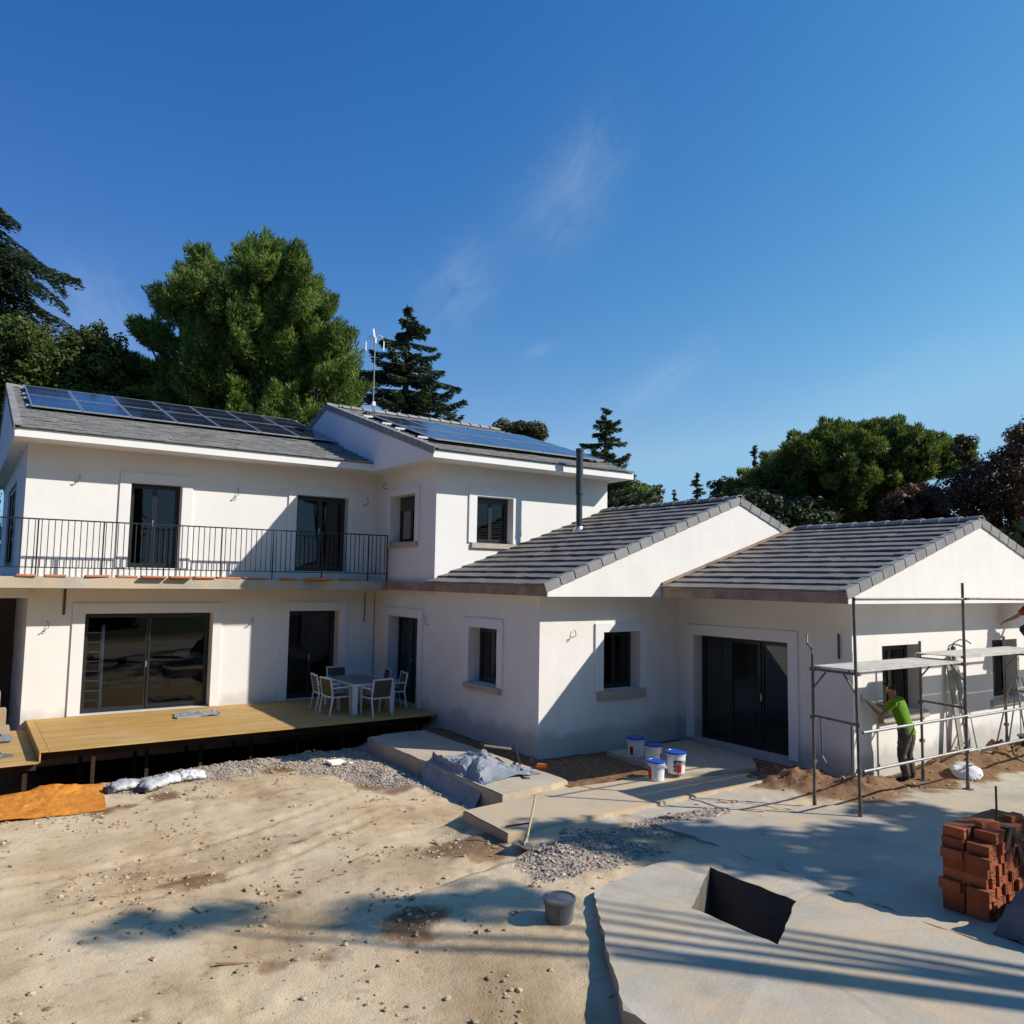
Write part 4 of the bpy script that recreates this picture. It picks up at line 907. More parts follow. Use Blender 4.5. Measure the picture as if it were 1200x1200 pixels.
t = thing('hand_hoe', (9.0, 12.7, .1), 'dark handled tool leaning on the grey waterproofing sheet', 'tool')
b = MB(); b.tube([(9.45, 13.5, .32), (8.75, 12.2, .075)], .02, 8); b.build('handle', M['darkplastic'], t)
b = MB(); b.bar((8.75, 12.2, .075), (8.66, 12.02, .075), .03); b.bar((8.66, 12.02, .075), (8.74, 11.98, .075), .03); b.build('head', M['steel'], t)
t = thing('orange_hose_reel', (9.38, 12.5, .06), 'small orange plastic tool on the walkway beside the wall corner', 'tool')
b = MB(); b.obox((9.40, 12.5, .10), .24, .15, .09, -.9); b.build('body', M['orangeplastic'], t, bevel=.03)
b = MB(); b.tube([(9.30, 12.7, .2), (9.2, 13.0, .12), (9.35, 13.2, .1)], .02, 6); b.build('handle', M['rust'], t)

# hoe standing in the sand
t = thing('garden_hoe', (6.8, 9.4, gz(6.8, 9.4)), 'long handled scraper standing on its square steel blade on the sand', 'tool')
z0 = gz(6.75, 9.38)
b = MB(); b.tube([(6.78, 9.36, z0 + .08), (7.13, 9.62, z0 + .62)], .017, 8); b.build('handle', M['palewood'], t)
b = MB(); b.obox((6.74, 9.36, z0 + .06), .30, .26, .012, .5, (.18, .12)); b.build('blade', M['oldsteel'], t)
b = MB(); b.tube([(6.72, 9.34, z0 + .07), (6.83, 9.40, z0 + .16)], .024, 8); b.build('socket', M['oldsteel'], t)
t = thing('iron_bar', (6.7, 9.9, .02), 'short rusty bar lying on the concrete pad by the scraper', 'bar')
b = MB(); b.bar((6.85, 9.98, .03), (7.12, 9.73, .10), .03, .02); b.build('bar', M['rust'], t)

# ------------------------------------------------------------------ buckets
def bucket(x, y, z, s, rz, label, decal):
    t = thing('paint_bucket', (x, y, z), label, 'bucket', 'paint buckets on the concrete landing', rz)
    b = MB(); b.lathe((0, 0, 0), [(.135 * s, .001), (.142 * s, .02 * s), (.158 * s, .30 * s), (.168 * s, .305 * s), (.168 * s, .335 * s)], 28); put(b, 'tub', M['bucket'], t, smooth=False)
    b = MB(); b.lathe((0, 0, 0), [(.174 * s, .325 * s), (.176 * s, .352 * s), (.160 * s, .358 * s), (.155 * s, .350 * s), (.02, .350 * s)], 28); put(b, 'lid', M['bluelid'], t)
    b = MB(); pts = [(.175 * s * math.cos(a), .175 * s * math.sin(a) , .30 * s - .10 * s * math.sin((a + .2) / 3.54 * math.pi)) for a in np.linspace(-.2, 3.34, 14)]; b.tube(pts, .004, 6); put(b, 'handle', M['steel'], t)
    def patch(a0, a1, z0, z1, m, nm='label', off=.0025):
        b = MB(); n = 8; P = []
        for k in range(n + 1):
            a = a0 + (a1 - a0) * k / n
            for z in (z0, z1): r = (.142 + .016 * (z - .02) / .28) * s + off; P.append((r * math.cos(a), r * math.sin(a), z * s))
        b.add(P, [(2 * k, 2 * k + 2, 2 * k + 3, 2 * k + 1) for k in range(n)]); put(b, nm, M[m], t, recalc=False)
    for args in decal: patch(*args)
    return t
az = math.atan2(-10.8, -11.0)      # towards the camera
def decal(o): return [(az + o + .05, az + o + .62, .03, .155, 'reddecal'), (az + o + .12, az + o + .55, .165, .20, 'yellowdecal'), (az + o - .02, az + o + .66, .205, .228, 'blackdecal'), (az + o - .12, az + o - .02, .05, .23, 'blackdecal'), (az + o - .30, az + o - .16, .17, .225, 'blackdecal'), (az + o - .32, az + o - .18, .10, .155, 'blackdecal'), (az + o - .28, az + o - .16, .045, .085, 'blackdecal')]
bucket(10.82, 10.86, .014, 1.0, 0, 'front left white bucket with blue lid, red print turned to the left', [(az - 1.25, az - .62, .03, .22, 'reddecal'), (az - 1.1, az - .7, .225, .25, 'blackdecal')])
bucket(11.32, 10.84, .014 + .075, 1.12, 0, 'front right white bucket with blue lid, red and black label facing the camera', decal(0))
bucket(11.50, 11.62, .088, 1.05, 0, 'white bucket with blue lid in the shade, behind the front right bucket', [(az + .9, az + 1.4, .03, .2, 'reddecal')])
bucket(11.62, 12.25, .088, 1.1, 0, 'rearmost white bucket in the shade with a dull greenish blue lid', [(az - .8, az - .3, .05, .2, 'reddecal')])
t = thing('paint_bucket', (5.70, 7.22, gz(5.70, 7.22) - .10), 'grey lidded pail on the sand at the bottom edge of the photo', 'bucket'); s = 1
b = MB(); b.lathe((0, 0, 0), [(.14, .001), (.17, .30), (.178, .30), (.178, .33)], 26); put(b, 'tub', M['greysack'], t)
b = MB(); b.lathe((0, 0, 0), [(.185, .318), (.187, .345), (.165, .350), (.16, .338), (.02, .338)], 26); put(b, 'lid', M['steel'], t)
# ------------------------------------------------------------------ scaffold
sc = thing('scaffold', (15.5, 7.95, 0), 'steel tube scaffold standing before the gable end wall', 'scaffold')
YF, YB, YK = 7.53, 8.36, 7.95
def tb(nm, pts, r=.024, m='oldsteel', n=8): b = MB(); b.tube(pts, r, n); return b.build(nm, M[m], sc)
for X, zf, zb, ln in ((12.02, 3.47, 2.5, -.08), (15.45, 3.74, 2.6, .02), (18.9, 3.5, 2.6, 0), (22.3, 3.5, 2.6, 0)):
    g0, g1 = gz(X, YF), gz(X, YB)
    tb('standard', [(X, YF, g0 - .02), (X + ln * .4, YF, 1.3), (X + ln, YF, zf)], .026); tb('standard', [(X, YB, g1 - .02), (X, YB, zb)], .026)
    for (yy, g) in ((YF, g0), (YB, g1)): b = MB(); b.box(X - .08, X + .08, yy - .08, yy + .08, g - .015, g + .012); b.tube([(X, yy, g), (X, yy, g + .2)], .034, 8); b.build('base_plate', M['oldsteel'], sc)
    tb('transom', [(X + ln * .6, YF, 2.235), (X, YB, 2.235)], .022); tb('transom', [(X + ln * .4, YF, 1.43), (X, YB, 1.46)], .022)
    tb('brace', [(X + ln * .6, YF + .01, 1.92), (X, YF + .26, 2.22)], .016); tb('brace', [(X, YB - .01, 1.92), (X, YB - .26, 2.22)], .016)
    for z in (1.43, 2.235, .70): 
        b = MB(); b.obox((X, YF, z), .075, .075, .06); b.obox((X, YB, z), .075, .075, .06); b.build('coupler', M['oldsteel'], sc)
tb('access_rung', [(12.02, 8.22, 1.45), (12.02, 8.20, .82), (12.02, 8.12, .70), (12.02, 7.74, .62), (12.02, 7.66, .70), (12.02, 7.66, 1.42)], .014, 'oldsteel')
b = MB(); b.tube([(12.02, YB, 2.48), (12.02, YB + .02, 2.58), (12.05, YB + .12, 2.66), (12.10, YB + .16, 2.80)], .018, 6); b.build('hook', M['oldsteel'], sc)
for z, nm in ((1.31, 'ledger'), (.70, 'ledger')):
    tb(nm, [(12.06, YF - .045, z), (15.6, YF - .045, z - .01)], .024, 'steel'); tb(nm, [(15.3, YF - .095, z - .02), (22.4, YF - .07, z - .05)], .024, 'steel')
tb('guard_rail', [(11.9, YF - .045, 3.44), (15.6, YF - .045, 3.44)], .022, 'oldsteel'); tb('guard_rail', [(15.4, YF - .09, 3.45), (22.4, YF - .06, 3.40)], .022, 'oldsteel')
def board(x0, x1, z, label, y0=7.56, y1=8.33):
    t = thing('scaffold_board', ((x0 + x1) / 2, YK, z), label, 'scaffold deck'); b = MB()
    ym = (y0 + y1) / 2
    for a, c in ((y0, ym - .006), (ym + .006, y1)): b.box(x0, x1, a, c, z - .012, z)
    for a in (y0, y1 - .03): b.box(x0 + .002, x1 - .002, a + .001, a + .029, z - .05, z - .013)
    b.build('deck_panel', M['scafboard'], t, bevel=.003)
    b = MB()
    for xx in (x0, x1): b.bar((xx, y0 + .1, z - .02), (xx, y0 + .1, z - .075), .03); b.bar((xx, y1 - .1, z - .02), (xx, y1 - .1, z - .075), .03)
    b.build('hook', M['steel'], t)
board(11.98, 15.42, 2.30, 'pale dusty scaffold deck of the left bay above the worker in the green shirt')
board(15.2, 18.95, 2.385, 'pale scaffold deck of the right bay, slightly higher and running to the photo edge')
board(19.0, 22.3, 2.30, 'scaffold deck under the worker in the red shirt')
# shuttering planks leaning on the gable wall
for i, (x, dx, hh, l) in enumerate([(17.50, .02, 2.12, 'weathered grey plank leaning upright on the gable wall, left one of the pair'), (17.82, .06, 1.95, 'weathered grey plank leaning upright on the gable wall, right one of the pair')]):
    t = thing('plank', (x, 8.7, 0), l, 'plank'); b = MB(); b.bar((x, 8.62, gz(x, 8.62) - .05), (x + dx, 8.88, hh), .17, .03, up=(0, 1, 0)); b.build('board', M['greyboard'], t, bevel=.004)
t = thing('metal_trestle', (18.9, 8.1, 0), 'thin metal trestle ladder standing under the right scaffold deck at the photo edge', 'trestle')
for k, (x, y) in enumerate([(18.75, 7.85), (19.3, 7.85), (18.75, 8.5), (19.3, 8.5)]):
    b = MB(); b.tube([(x, y, gz(x, y)), (x + (.12 if x < 19 else -.12), 8.17 + (y - 8.17) * .12, 1.72)], .016, 6); b.build('leg', M['steel'], t)
for z in (.45, .8, 1.15, 1.5):
    k = z / 1.72; b = MB(); b.tube([(18.75 + .12 * k, 7.85 + .28 * k, z), (19.3 - .12 * k, 7.85 + .28 * k, z)], .014, 6); b.build('rung', M['steel'], t)
b = MB(); b.tube([(18.78, 7.86, .3), (18.83, 8.46, .3)], .012, 6); b.build('stay', M['steel'], t)
t = thing('mortar_tray', (20.0, 8.0, 0), 'dark mortar tub on the soil below the right scaffold deck', 'tub')
b = MB(); z = gz(19.75, 8.15); b.lathe((19.75, 8.15, z), [(.24, 0), (.33, .28), (.35, .28), (.35, .30), (.31, .30), (.22, .05), (.02, .05)], 20); b.build('tub', M['darkplastic'], t)

# ------------------------------------------------------------------ people
def skin(name, V, E, m, parent, sub_=2, smooth=True, root=0):
    me = bpy.data.meshes.new(name); me.from_pydata([v[0] for v in V], E, []); o = bpy.data.objects.new(name, me); COL.objects.link(o)
    md = o.modifiers.new('Skin', 'SKIN'); md.use_smooth_shade = True
    for i, sv in enumerate(me.skin_vertices[0].data):
        r = V[i][1]; sv.radius = r if isinstance(r, tuple) else (r, r); sv.use_root = (i == root)
    s = o.modifiers.new('Sub', 'SUBSURF'); s.levels = sub_; s.render_levels = sub_
    dg = bpy.context.evaluated_depsgraph_get(); dg.update(); nm = bpy.data.meshes.new_from_object(o.evaluated_get(dg)); nm.name = name
    bpy.data.objects.remove(o); bpy.data.meshes.remove(me)
    nm.materials.clear(); nm.materials.append(M[m]); nm.polygons.foreach_set('use_smooth', [True] * len(nm.polygons))
    o = bpy.data.objects.new(name, nm); COL.objects.link(o); o.parent = parent; return o
def person(loc, rz, label, J, shirt, trousers, cap=None, hairm='hair'):
    """J: joint positions in the person's frame (facing +y)"""
    t = thing('person', loc, label, 'person', None, rz)
    V, E, ix = [], [], {}
    def v(k, p, r, *to):
        ix[k] = len(V); V.append((Vector(p), r)); [E.append((ix[q], ix[k])) for q in to]
    j = {k: Vector(p) for k, p in J.items()}
    lp = lambda a, b, t_: j[a].lerp(j[b], t_); j['wai_'] = lp('pel', 'che', .45)
    v('pel', j['pel'], (.15, .11)); v('wai', lp('pel', 'che', .45), (.135, .10), 'pel'); v('che', j['che'], (.155, .115), 'wai'); v('nb', lp('che', 'nec', .7), (.085, .075), 'che'); v('nec', j['nec'], .055, 'nb')
    hd = (j['hea'] - j['nec']).normalized(); v('jaw', j['nec'] + hd * .075, (.068, .078), 'nec'); v('hea', j['nec'] + hd * .15, (.080, .098), 'jaw'); v('top', j['nec'] + hd * .235, (.062, .075), 'hea')
    f = j['look'].normalized(); side = f.cross(hd).normalized()
    v('nos', j['nec'] + hd * .12 + f * .115, .012, 'hea')
    for s, n in ((-1, 'L'), (1, 'R')):
        v('ear' + n, j['nec'] + hd * .13 + side * s * .088, (.008, .018), 'hea')
        v('sh' + n, j['sh' + n], .068, 'nb'); v('ua' + n, lp('sh' + n, 'el' + n, .5), .052, 'sh' + n); v('el' + n, j['el' + n], .042, 'ua' + n); v('fa' + n, lp('el' + n, 'wr' + n, .35), .042, 'el' + n); v('wr' + n, j['wr' + n], .028, 'fa' + n)
        d = (j['wr' + n] - j['el' + n]).normalized(); a = d.cross(Vector((0, 0, 1))).normalized(); up_ = a.cross(d)
        v('pa' + n, j['wr' + n] + d * .07, (.040, .020), 'wr' + n)
        for q, ln in zip((-1.5, -.5, .5, 1.5), (.068, .082, .078, .060)):
            b0 = j['wr' + n] + d * .10 + a * q * .021; b1 = b0 + d * ln * .55 - up_ * .012; b2 = b1 + d * ln * .35 - up_ * .030
            v(f'k{n}{q}', b0, .0105, 'pa' + n); v(f'f{n}{q}', b1, .0095, f'k{n}{q}'); v(f'g{n}{q}', b2, .0085, f'f{n}{q}')
        b0 = j['wr' + n] + d * .045 - a * s * .040 ; v('t' + n, b0, .013, 'wr' + n); v('u' + n, b0 + d * .05 - a * s * .018, .0105, 't' + n)
        v('hi' + n, j['hi' + n], .092, 'pel'); v('th' + n, lp('hi' + n, 'kn' + n, .5), .078, 'hi' + n); v('kn' + n, j['kn' + n], .058, 'th' + n); v('ca' + n, lp('kn' + n, 'an' + n, .35), .056, 'kn' + n); v('an' + n, j['an' + n], .038, 'ca' + n); v('to' + n, j['to' + n], (.042, .03), 'an' + n)
    skin('body', V, E, 'skin', t)
    def sel(keys, grow): 
        k2 = [k for k in keys]; vi = [(V[ix[k]][0], tuple(r + grow for r in (V[ix[k]][1] if isinstance(V[ix[k]][1], tuple) else (V[ix[k]][1],) * 2))) for k in k2]
        m_ = {ix[k]: i for i, k in enumerate(k2)}; return vi, [(m_[a], m_[b]) for a, b in E if a in m_ and b in m_]
    sb = MB(); sd0 = (j['shR'] - j['shL']).normalized(); nth = 20; rings = []
    sp = [j['pel'] - (j['wai_'] - j['pel']).normalized() * .11, j['pel'], j['pel'].lerp(j['wai_'], .6), j['wai_'], j['wai_'].lerp(j['che'], .6), j['che'], j['che'].lerp(j['nec'], .45), j['che'].lerp(j['nec'], .68), j['che'].lerp(j['nec'], .86), j['nec'] - Vector((0, 0, .015))]
    rr = [(.178, .132), (.176, .132), (.168, .128), (.168, .125), (.182, .13), (.198, .135), (.218, .142), (.205, .128), (.135, .105), (.080, .080)]
    for i, c_ in enumerate(sp):
        tn = (sp[min(i + 1, len(sp) - 1)] - sp[max(i - 1, 0)]).normalized(); sx = (sd0 - tn * sd0.dot(tn)).normalized(); sy = tn.cross(sx)
        for k in range(nth):
            th = 2 * math.pi * k / nth; fo = 1 + .030 * math.sin(4 * th + i * 1.7) * (i < 6) + .02 * math.sin(7 * th - i * 2.3) * (i < 7)
            rings.append(c_ + sx * math.cos(th) * rr[i][0] * fo + sy * math.sin(th) * rr[i][1] * fo)
    sb.add(rings, [(i * nth + k, i * nth + (k + 1) % nth, (i + 1) * nth + (k + 1) % nth, (i + 1) * nth + k) for i in range(len(sp) - 1) for k in range(nth)])
    for n in 'LR':
        a_ = j['sh' + n].lerp(j['che'], .18); e_ = lp('sh' + n, 'el' + n, .62); sb.tube([a_, lp('sh' + n, 'el' + n, .05), lp('sh' + n, 'el' + n, .3), e_], [.092, .088, .078, .074], 14, cap=False)
    put(sb, 'shirt', M[shirt], t, smooth=True)
    tb_ = MB()
    def smooth_tube(ctrl):
        pts, rs = [], []
        for i in range(len(ctrl) - 1):
            p0, p1, p2, p3 = ctrl[max(i - 1, 0)], ctrl[i], ctrl[i + 1], ctrl[min(i + 2, len(ctrl) - 1)]
            for k in range(5):
                f_ = k / 5; pts.append(.5 * ((2 * p1[0]) + (p2[0] - p0[0]) * f_ + (2 * p0[0] - 5 * p1[0] + 4 * p2[0] - p3[0]) * f_ ** 2 + (3 * p1[0] - p0[0] - 3 * p2[0] + p3[0]) * f_ ** 3))
                rs.append((p1[1] + (p2[1] - p1[1]) * f_) * (1 + .035 * math.sin(len(rs) * 2.1) ))
        pts.append(ctrl[-1][0]); rs.append(ctrl[-1][1]); tb_.tube(pts, rs, 16)
    for n in 'LR':
        hp = j['hi' + n]; tp_ = j['pel'].lerp(hp, .62) + (j['che'] - j['pel']).normalized() * .10
        smooth_tube([(tp_, .118), (hp, .122), (lp('hi' + n, 'kn' + n, .45), .108), (j['kn' + n], .082), (lp('kn' + n, 'an' + n, .4), .086), (j['an' + n] + Vector((0, 0, .02)), .074)])
    put(tb_, 'trousers', M[trousers], t, smooth=True)
    for n in 'LR':
        a, b_ = j['an' + n], j['to' + n]; skin('boot', [(a + Vector((0, 0, .05)), .058), (a - Vector((0, .02, .02)), .06), (a.lerp(b_, .6), (.052, .045)), (b_ + (b_ - a).normalized() * .05, (.048, .036))], [(0, 1), (1, 2), (2, 3)], 'shoe', t)
    hc = j['nec'] + hd * .165 - f * .015
    skin('cap' if cap else 'hair', [(hc - f * .035 - hd * .05, (.078, .075)), (hc, (.092, .104)), (hc + hd * .075, (.070, .078))] + ([(hc + f * .13 + hd * .0, (.075, .012))] if cap else []), [(0, 1), (1, 2)] + ([(1, 3)] if cap else []), cap or hairm, t)
    return t
gzp = gz(14.98, 8.40)
person((14.98, 8.40, gzp), R(8), 'worker in a lime green t-shirt and camouflage trousers under the scaffold, seen from behind', dict(
    pel=(0, 0, .97), che=(-.05, .10, 1.33), nec=(-.09, .19, 1.54), hea=(-.11, .25, 1.75), look=(-.25, .95, -.3), shL=(-.26, .14, 1.45), shR=(.13, .12, 1.46), elL=(-.44, .30, 1.22), elR=(.26, .34, 1.26), wrL=(-.50, .46, 1.40), wrR=(.06, .52, 1.34),
    hiL=(-.095, 0, .84), hiR=(.095, 0, .84), knL=(-.12, .05, .50), knR=(.12, .03, .50), anL=(-.10, -.02, .09), anR=(.13, -.03, .09), toL=(-.12, .12, .035), toR=(.16, .11, .035)), 'hivis', 'camo')
t = thing('sponge_float', (14.2, 8.62, 1.5), 'small white float held up by the worker in the lime green shirt', 'tool'); b = MB()
pw = Matrix.Translation((14.98, 8.40, gzp)) @ Matrix.Rotation(R(8), 4, 'Z') @ Vector((-.52, .55, 1.50)); b.obox(pw + Vector((.0, .03, .03)), .11, .05, .12, .3); b.build('float', M['whitemetal'], t, bevel=.01)
M['cap'] = simple('white cap', (.75, .75, .74), None, 5, .8, .1)
person((20.25, 8.2, 2.305), R(-20), 'worker in red shirt and white cap crouching on the right scaffold deck', dict(
    pel=(0, -.10, .50), che=(-.02, .06, .80), nec=(-.02, .16, .98), hea=(-.02, .24, 1.17), look=(0, .9, -.4), shL=(-.20, .10, .90), shR=(.18, .10, .90), elL=(-.38, .22, .70), elR=(.30, .30, .74), wrL=(-.46, .40, .60), wrR=(.30, .52, .86),
    hiL=(-.10, -.06, .42), hiR=(.10, -.06, .42), knL=(-.16, .26, .42), knR=(.16, .28, .50), anL=(-.14, -.04, .09), anR=(.14, .04, .09), toL=(-.15, .12, .04), toR=(.15, .20, .04)), 'redshirt', 'navy', 'cap')

# ------------------------------------------------------------------ brick stack
def brick_mesh(seed):
    b = MB(); rr = random.Random(seed); b.tint = rr.random(); b.box(-.034, .034, 0, .24, 0, .113)
    for k in range(2):       # shallow scored grooves on the long faces
        z = .035 + k * .04
        for s in (-1, 1): b.box(min(s * .0335, s * .0348), max(s * .0335, s * .0348), .004, .236, z, z + .016)
    for k in range(3):
        z = .014 + k * .034; b.mi = 1; b.box(-.020, .020, -.0012, .0, z, z + .018) if rr.random() < .45 else None; b.mi = 0  # flat dark plates paint the shade inside the end holes
    o = b.build('brick', [M['brick'], M['infill']], bevel=0); me = o.data; bpy.data.objects.remove(o); return me
bms = [brick_mesh(s) for s in range(7)]
BL = 'orange clay brick set on edge in the strapped stack at the lower right corner'; BG = 'bricks in the stack at the lower right'
def brick(x, y, z, rz=0, rx=0, ry=0, label=BL, group=BG):
    o = bpy.data.objects.new('brick', random.choice(bms)); COL.objects.link(o); o.location = (x, y, z); o.rotation_euler = (rx, ry, rz); tag(o, label, 'brick', group)
NZ = 8; BX, BY = 9.52, 4.46
for k in range(NZ):
    shift = -.06 if k in (2, 5) else (.02 if k in (7,) else 0); z = .0 + k * .1155
    for i in range(17):
        if k == NZ - 1 and i < 2: continue
        x = BX + .034 + i * .0715 + shift + random.gauss(0, .003); brick(x, BY + random.gauss(0, .010) - (.0 if random.random() > .12 else .03), z, random.gauss(0, .012))
    for i in range(17 if k >= NZ - 2 else 2):
        x = BX + .034 + i * .0715 + shift * 1.0 + random.gauss(0, .003); brick(x, BY + .252 + random.gauss(0, .008), z, random.gauss(0, .012))
brick(9.96, BY + .05, NZ * .1155 + .036, 1.2, 0, R(90), 'loose clay brick lying flat on top of the brick stack, near its left end', None)
brick(10.55, BY + .06, NZ * .1155 + .036, 1.5, 0, R(90), 'loose clay brick lying flat on top of the brick stack, by the photo edge', None)
t = thing('packing_strap', (9.95, 4.5, .95), 'dark torn plastic strapping hanging over the front of the brick stack', 'strap')
b = MB()
for pts, wd in (([(10.03, 4.58, .955), (10.02, 4.422, .94), (9.94, 4.412, .80), (9.89, 4.415, .73)], .075), ([(10.05, 4.56, .955), (10.07, 4.415, .93), (10.22, 4.408, .62), (10.37, 4.40, .36)], .05), ([(10.09, 4.418, .86), (10.35, 4.412, .74), (10.75, 4.412, .64)], .035)):
    for p, q in zip(pts[:-1], pts[1:]): b.bar(p, q, wd, .004, up=(0, -1, .01) if abs(q[1] - p[1]) < .08 else (0, 0, 1))
b.build('strap', M['darkplastic'], t)
t = thing('steel_rod', (10.08, 4.60, .93), 'thin rusty steel rod sticking up from the brick stack', 'rod'); b = MB(); b.tube([(10.08, 4.60, .94), (10.085, 4.60, 1.36)], .012, 6); b.build('rod', M['rust'], t)
t = thing('grey_cover', (10.1, 3.8, 0), 'crumpled dusty grey cover over a low heap in front of the brick stack', 'cover')
def fc(x, y, u, v):
    e = min(u, 1 - u, v, 1 - v); h = .50 * sstep(0, .16, e) ** .7 + .10 * fbm(x, y, 2.2, 4, 70) * sstep(0, .1, e) + .05 * abs(fbm(x, y, 5, 3, 71)); return (x + .06 * fbm(x, y, 2, 3, 72), y + .06 * fbm(x, y, 2, 3, 73), max(.003, h))
b = crumple(9.25, 11.2, 3.2, 4.25, 40, 26, fc, .006); b.build('cover', M['greysack'], t, smooth=True)
# ------------------------------------------------------------------ vegetation
def leaf_mesh(name, P, A, B, tint, mat_, parent=None):
    """P centres, A/B half axes (n,3): one rhombic leaf/tuft each"""
    n = len(P); V = np.empty((n, 4, 3), np.float32); V[:, 0] = P - A; V[:, 1] = P + B * .9 - A * .15; V[:, 2] = P + A; V[:, 3] = P - B * .9 + A * .12
    me = bpy.data.meshes.new(name); me.vertices.add(n * 4); me.vertices.foreach_set('co', V.ravel()); me.loops.add(n * 4); me.loops.foreach_set('vertex_index', np.arange(n * 4, dtype=np.int32))
    me.polygons.add(n); me.polygons.foreach_set('loop_start', np.arange(0, n * 4, 4, dtype=np.int32)); me.polygons.foreach_set('loop_total', np.full(n, 4, np.int32)); me.update(calc_edges=True)
    a = me.attributes.new('tint', 'FLOAT', 'POINT'); a.data.foreach_set('value', np.repeat(tint, 4).astype(np.float32)); me.materials.append(M[mat_])
    return link(name, me, parent)
def unit(n, rng): v = rng.standard_normal((n, 3)); return v / np.linalg.norm(v, axis=1, keepdims=True)
def crown_pts(rng, lobes, per_m2, clump=.55, flat=.75, csub=1.0):
    """lobes: (x,y,z,r). each lobe carries sub-clumps on its outside; returns centres of clumps with radius"""
    C = []
    for (x, y, z, r) in lobes:
        k = max(5, int(csub * 13 * (r / max(clump, .3)) ** 1.6 * .5)); d = unit(k, rng); rad = r * (.50 + .72 * rng.random((k, 1)) ** 1.1); p = np.array([x, y, z]) + d * rad * np.array([1, 1, flat + .15]); p[:, 2] += 0
        cr = clump * (.55 + .8 * rng.random(k)); C += [(p[i], cr[i]) for i in range(k)]
    return C
def foliage(rng, C, n_per, size, aspect=1.6, up=.3, flat=.75, tjit=.25, radial=0, plume=0, axis=None):
    Ps, As, Bs, Ts = [], [], [], []
    for (c, r) in C:
        n = max(6, int(n_per * r * r * 4)); d = unit(n, rng); rad = r * (.35 + .65 * rng.random((n, 1)) ** .45); p = c + d * rad * np.array([1, 1, flat])
        if plume:
            o = np.array([c[0] - axis[0], c[1] - axis[1], 0]); o /= np.linalg.norm(o) + 1e-6; o = o * rng.uniform(.3, .9) + np.array([0, 0, rng.uniform(.45, 1)]) + .25 * rng.standard_normal(3); o /= np.linalg.norm(o); q = (d @ o)[:, None]; p = p + o * q * rad * plume - (d - o * q) * rad * .38 * (q > 0) * q
        nr = d + unit(n, rng) * .7 + np.array([0, 0, up]); nr /= np.linalg.norm(nr, axis=1, keepdims=True); a = np.cross(nr, unit(n, rng)); a /= np.linalg.norm(a, axis=1, keepdims=True) + 1e-6; b = np.cross(nr, a)
        if radial: a = d * radial + np.array([0, 0, .55]) + unit(n, rng) * .75; a /= np.linalg.norm(a, axis=1, keepdims=True); b = np.cross(a, nr); b /= np.linalg.norm(b, axis=1, keepdims=True) + 1e-6
        s = size * (.6 + .8 * rng.random((n, 1))); Ps.append(p); As.append(a * s * aspect / 2); Bs.append(b * s / 2); Ts.append(np.clip(rng.normal(.5, tjit, n) + rng.normal(0, .22), 0, 1))
    return np.vstack(Ps), np.vstack(As), np.vstack(Bs), np.concatenate(Ts)
def trunk(t, pts, r0, r1, lobes=(), n=10, name='trunk'):
    b = MB(); k = len(pts); b.tube(pts, [r0 + (r1 - r0) * i / (k - 1) for i in range(k)], n)
    for (x, y, z, r) in lobes:
        f = random.uniform(.25, .75); i = min(k - 2, int(f * (k - 1))); s = Vector(pts[i]).lerp(Vector(pts[i + 1]), f * (k - 1) - i)
        if s.z > z - .3: s = Vector(pts[0]).lerp(Vector(pts[-1]), .45)
        e = Vector((x, y, z)); m_ = s.lerp(e, .5) + Vector((0, 0, -.06 * (e - s).length)); b.tube([s, m_, e], [r1 * .9 + .05, r1 * .5 + .03, .025], 6)
    return b.build(name, M['bark'], t, smooth=True)
def ground_pt(px, depth): p = view_pt(px, 690, depth); return p
def tree(name, label, cat, depth, px, lobes_px, m, clump, n_per, size, seed, group=None, jit=.55, base=-.3, tr=.35, shrink=1.0, **kw):
    """lobes given as outline circles (px,py,rpx) of the crown, spread in depth into a round crown"""
    rng = np.random.default_rng(seed); s = FPX / depth; lob = []
    wmax = max(abs(q[0] - px) + q[2] for q in lobes_px) / s
    for (a, c, r) in lobes_px:
        w = math.sqrt(max(.04, 1 - ((a - px) / s / (wmax * 1.02)) ** 2)) * wmax * jit; rr = r / s * shrink
        for q in ((rng.uniform(-.25, .25),) if w < rr else (rng.uniform(-1, -.35), rng.uniform(-.3, .3), rng.uniform(.35, 1))):
            p = view_pt(a, c, depth + q * w); lob.append((p.x, p.y, p.z, rr * (1 if abs(q) < .4 else .9)))
    g = view_pt(px, 690, depth); t = thing(name, (g.x, g.y, base), label, cat, group)
    zmax = max(l[2] for l in lob); pts = [(g.x, g.y, base - .1)] + [(g.x + random.gauss(0, .12), g.y + random.gauss(0, .12), base + (zmax - base) * f) for f in (.3, .6, .92)]
    trunk(t, pts, tr, .07, lob)
    C = crown_pts(rng, lob, 1, clump, **{k: v for k, v in kw.items() if k in ('csub',)}); P, A, B, T = foliage(rng, C, n_per, size, **{k: v for k, v in kw.items() if k in ('aspect', 'up', 'flat', 'tjit', 'radial', 'plume')}, axis=(g.x, g.y))
    leaf_mesh('crown', P, A, B, T, m, t); return t
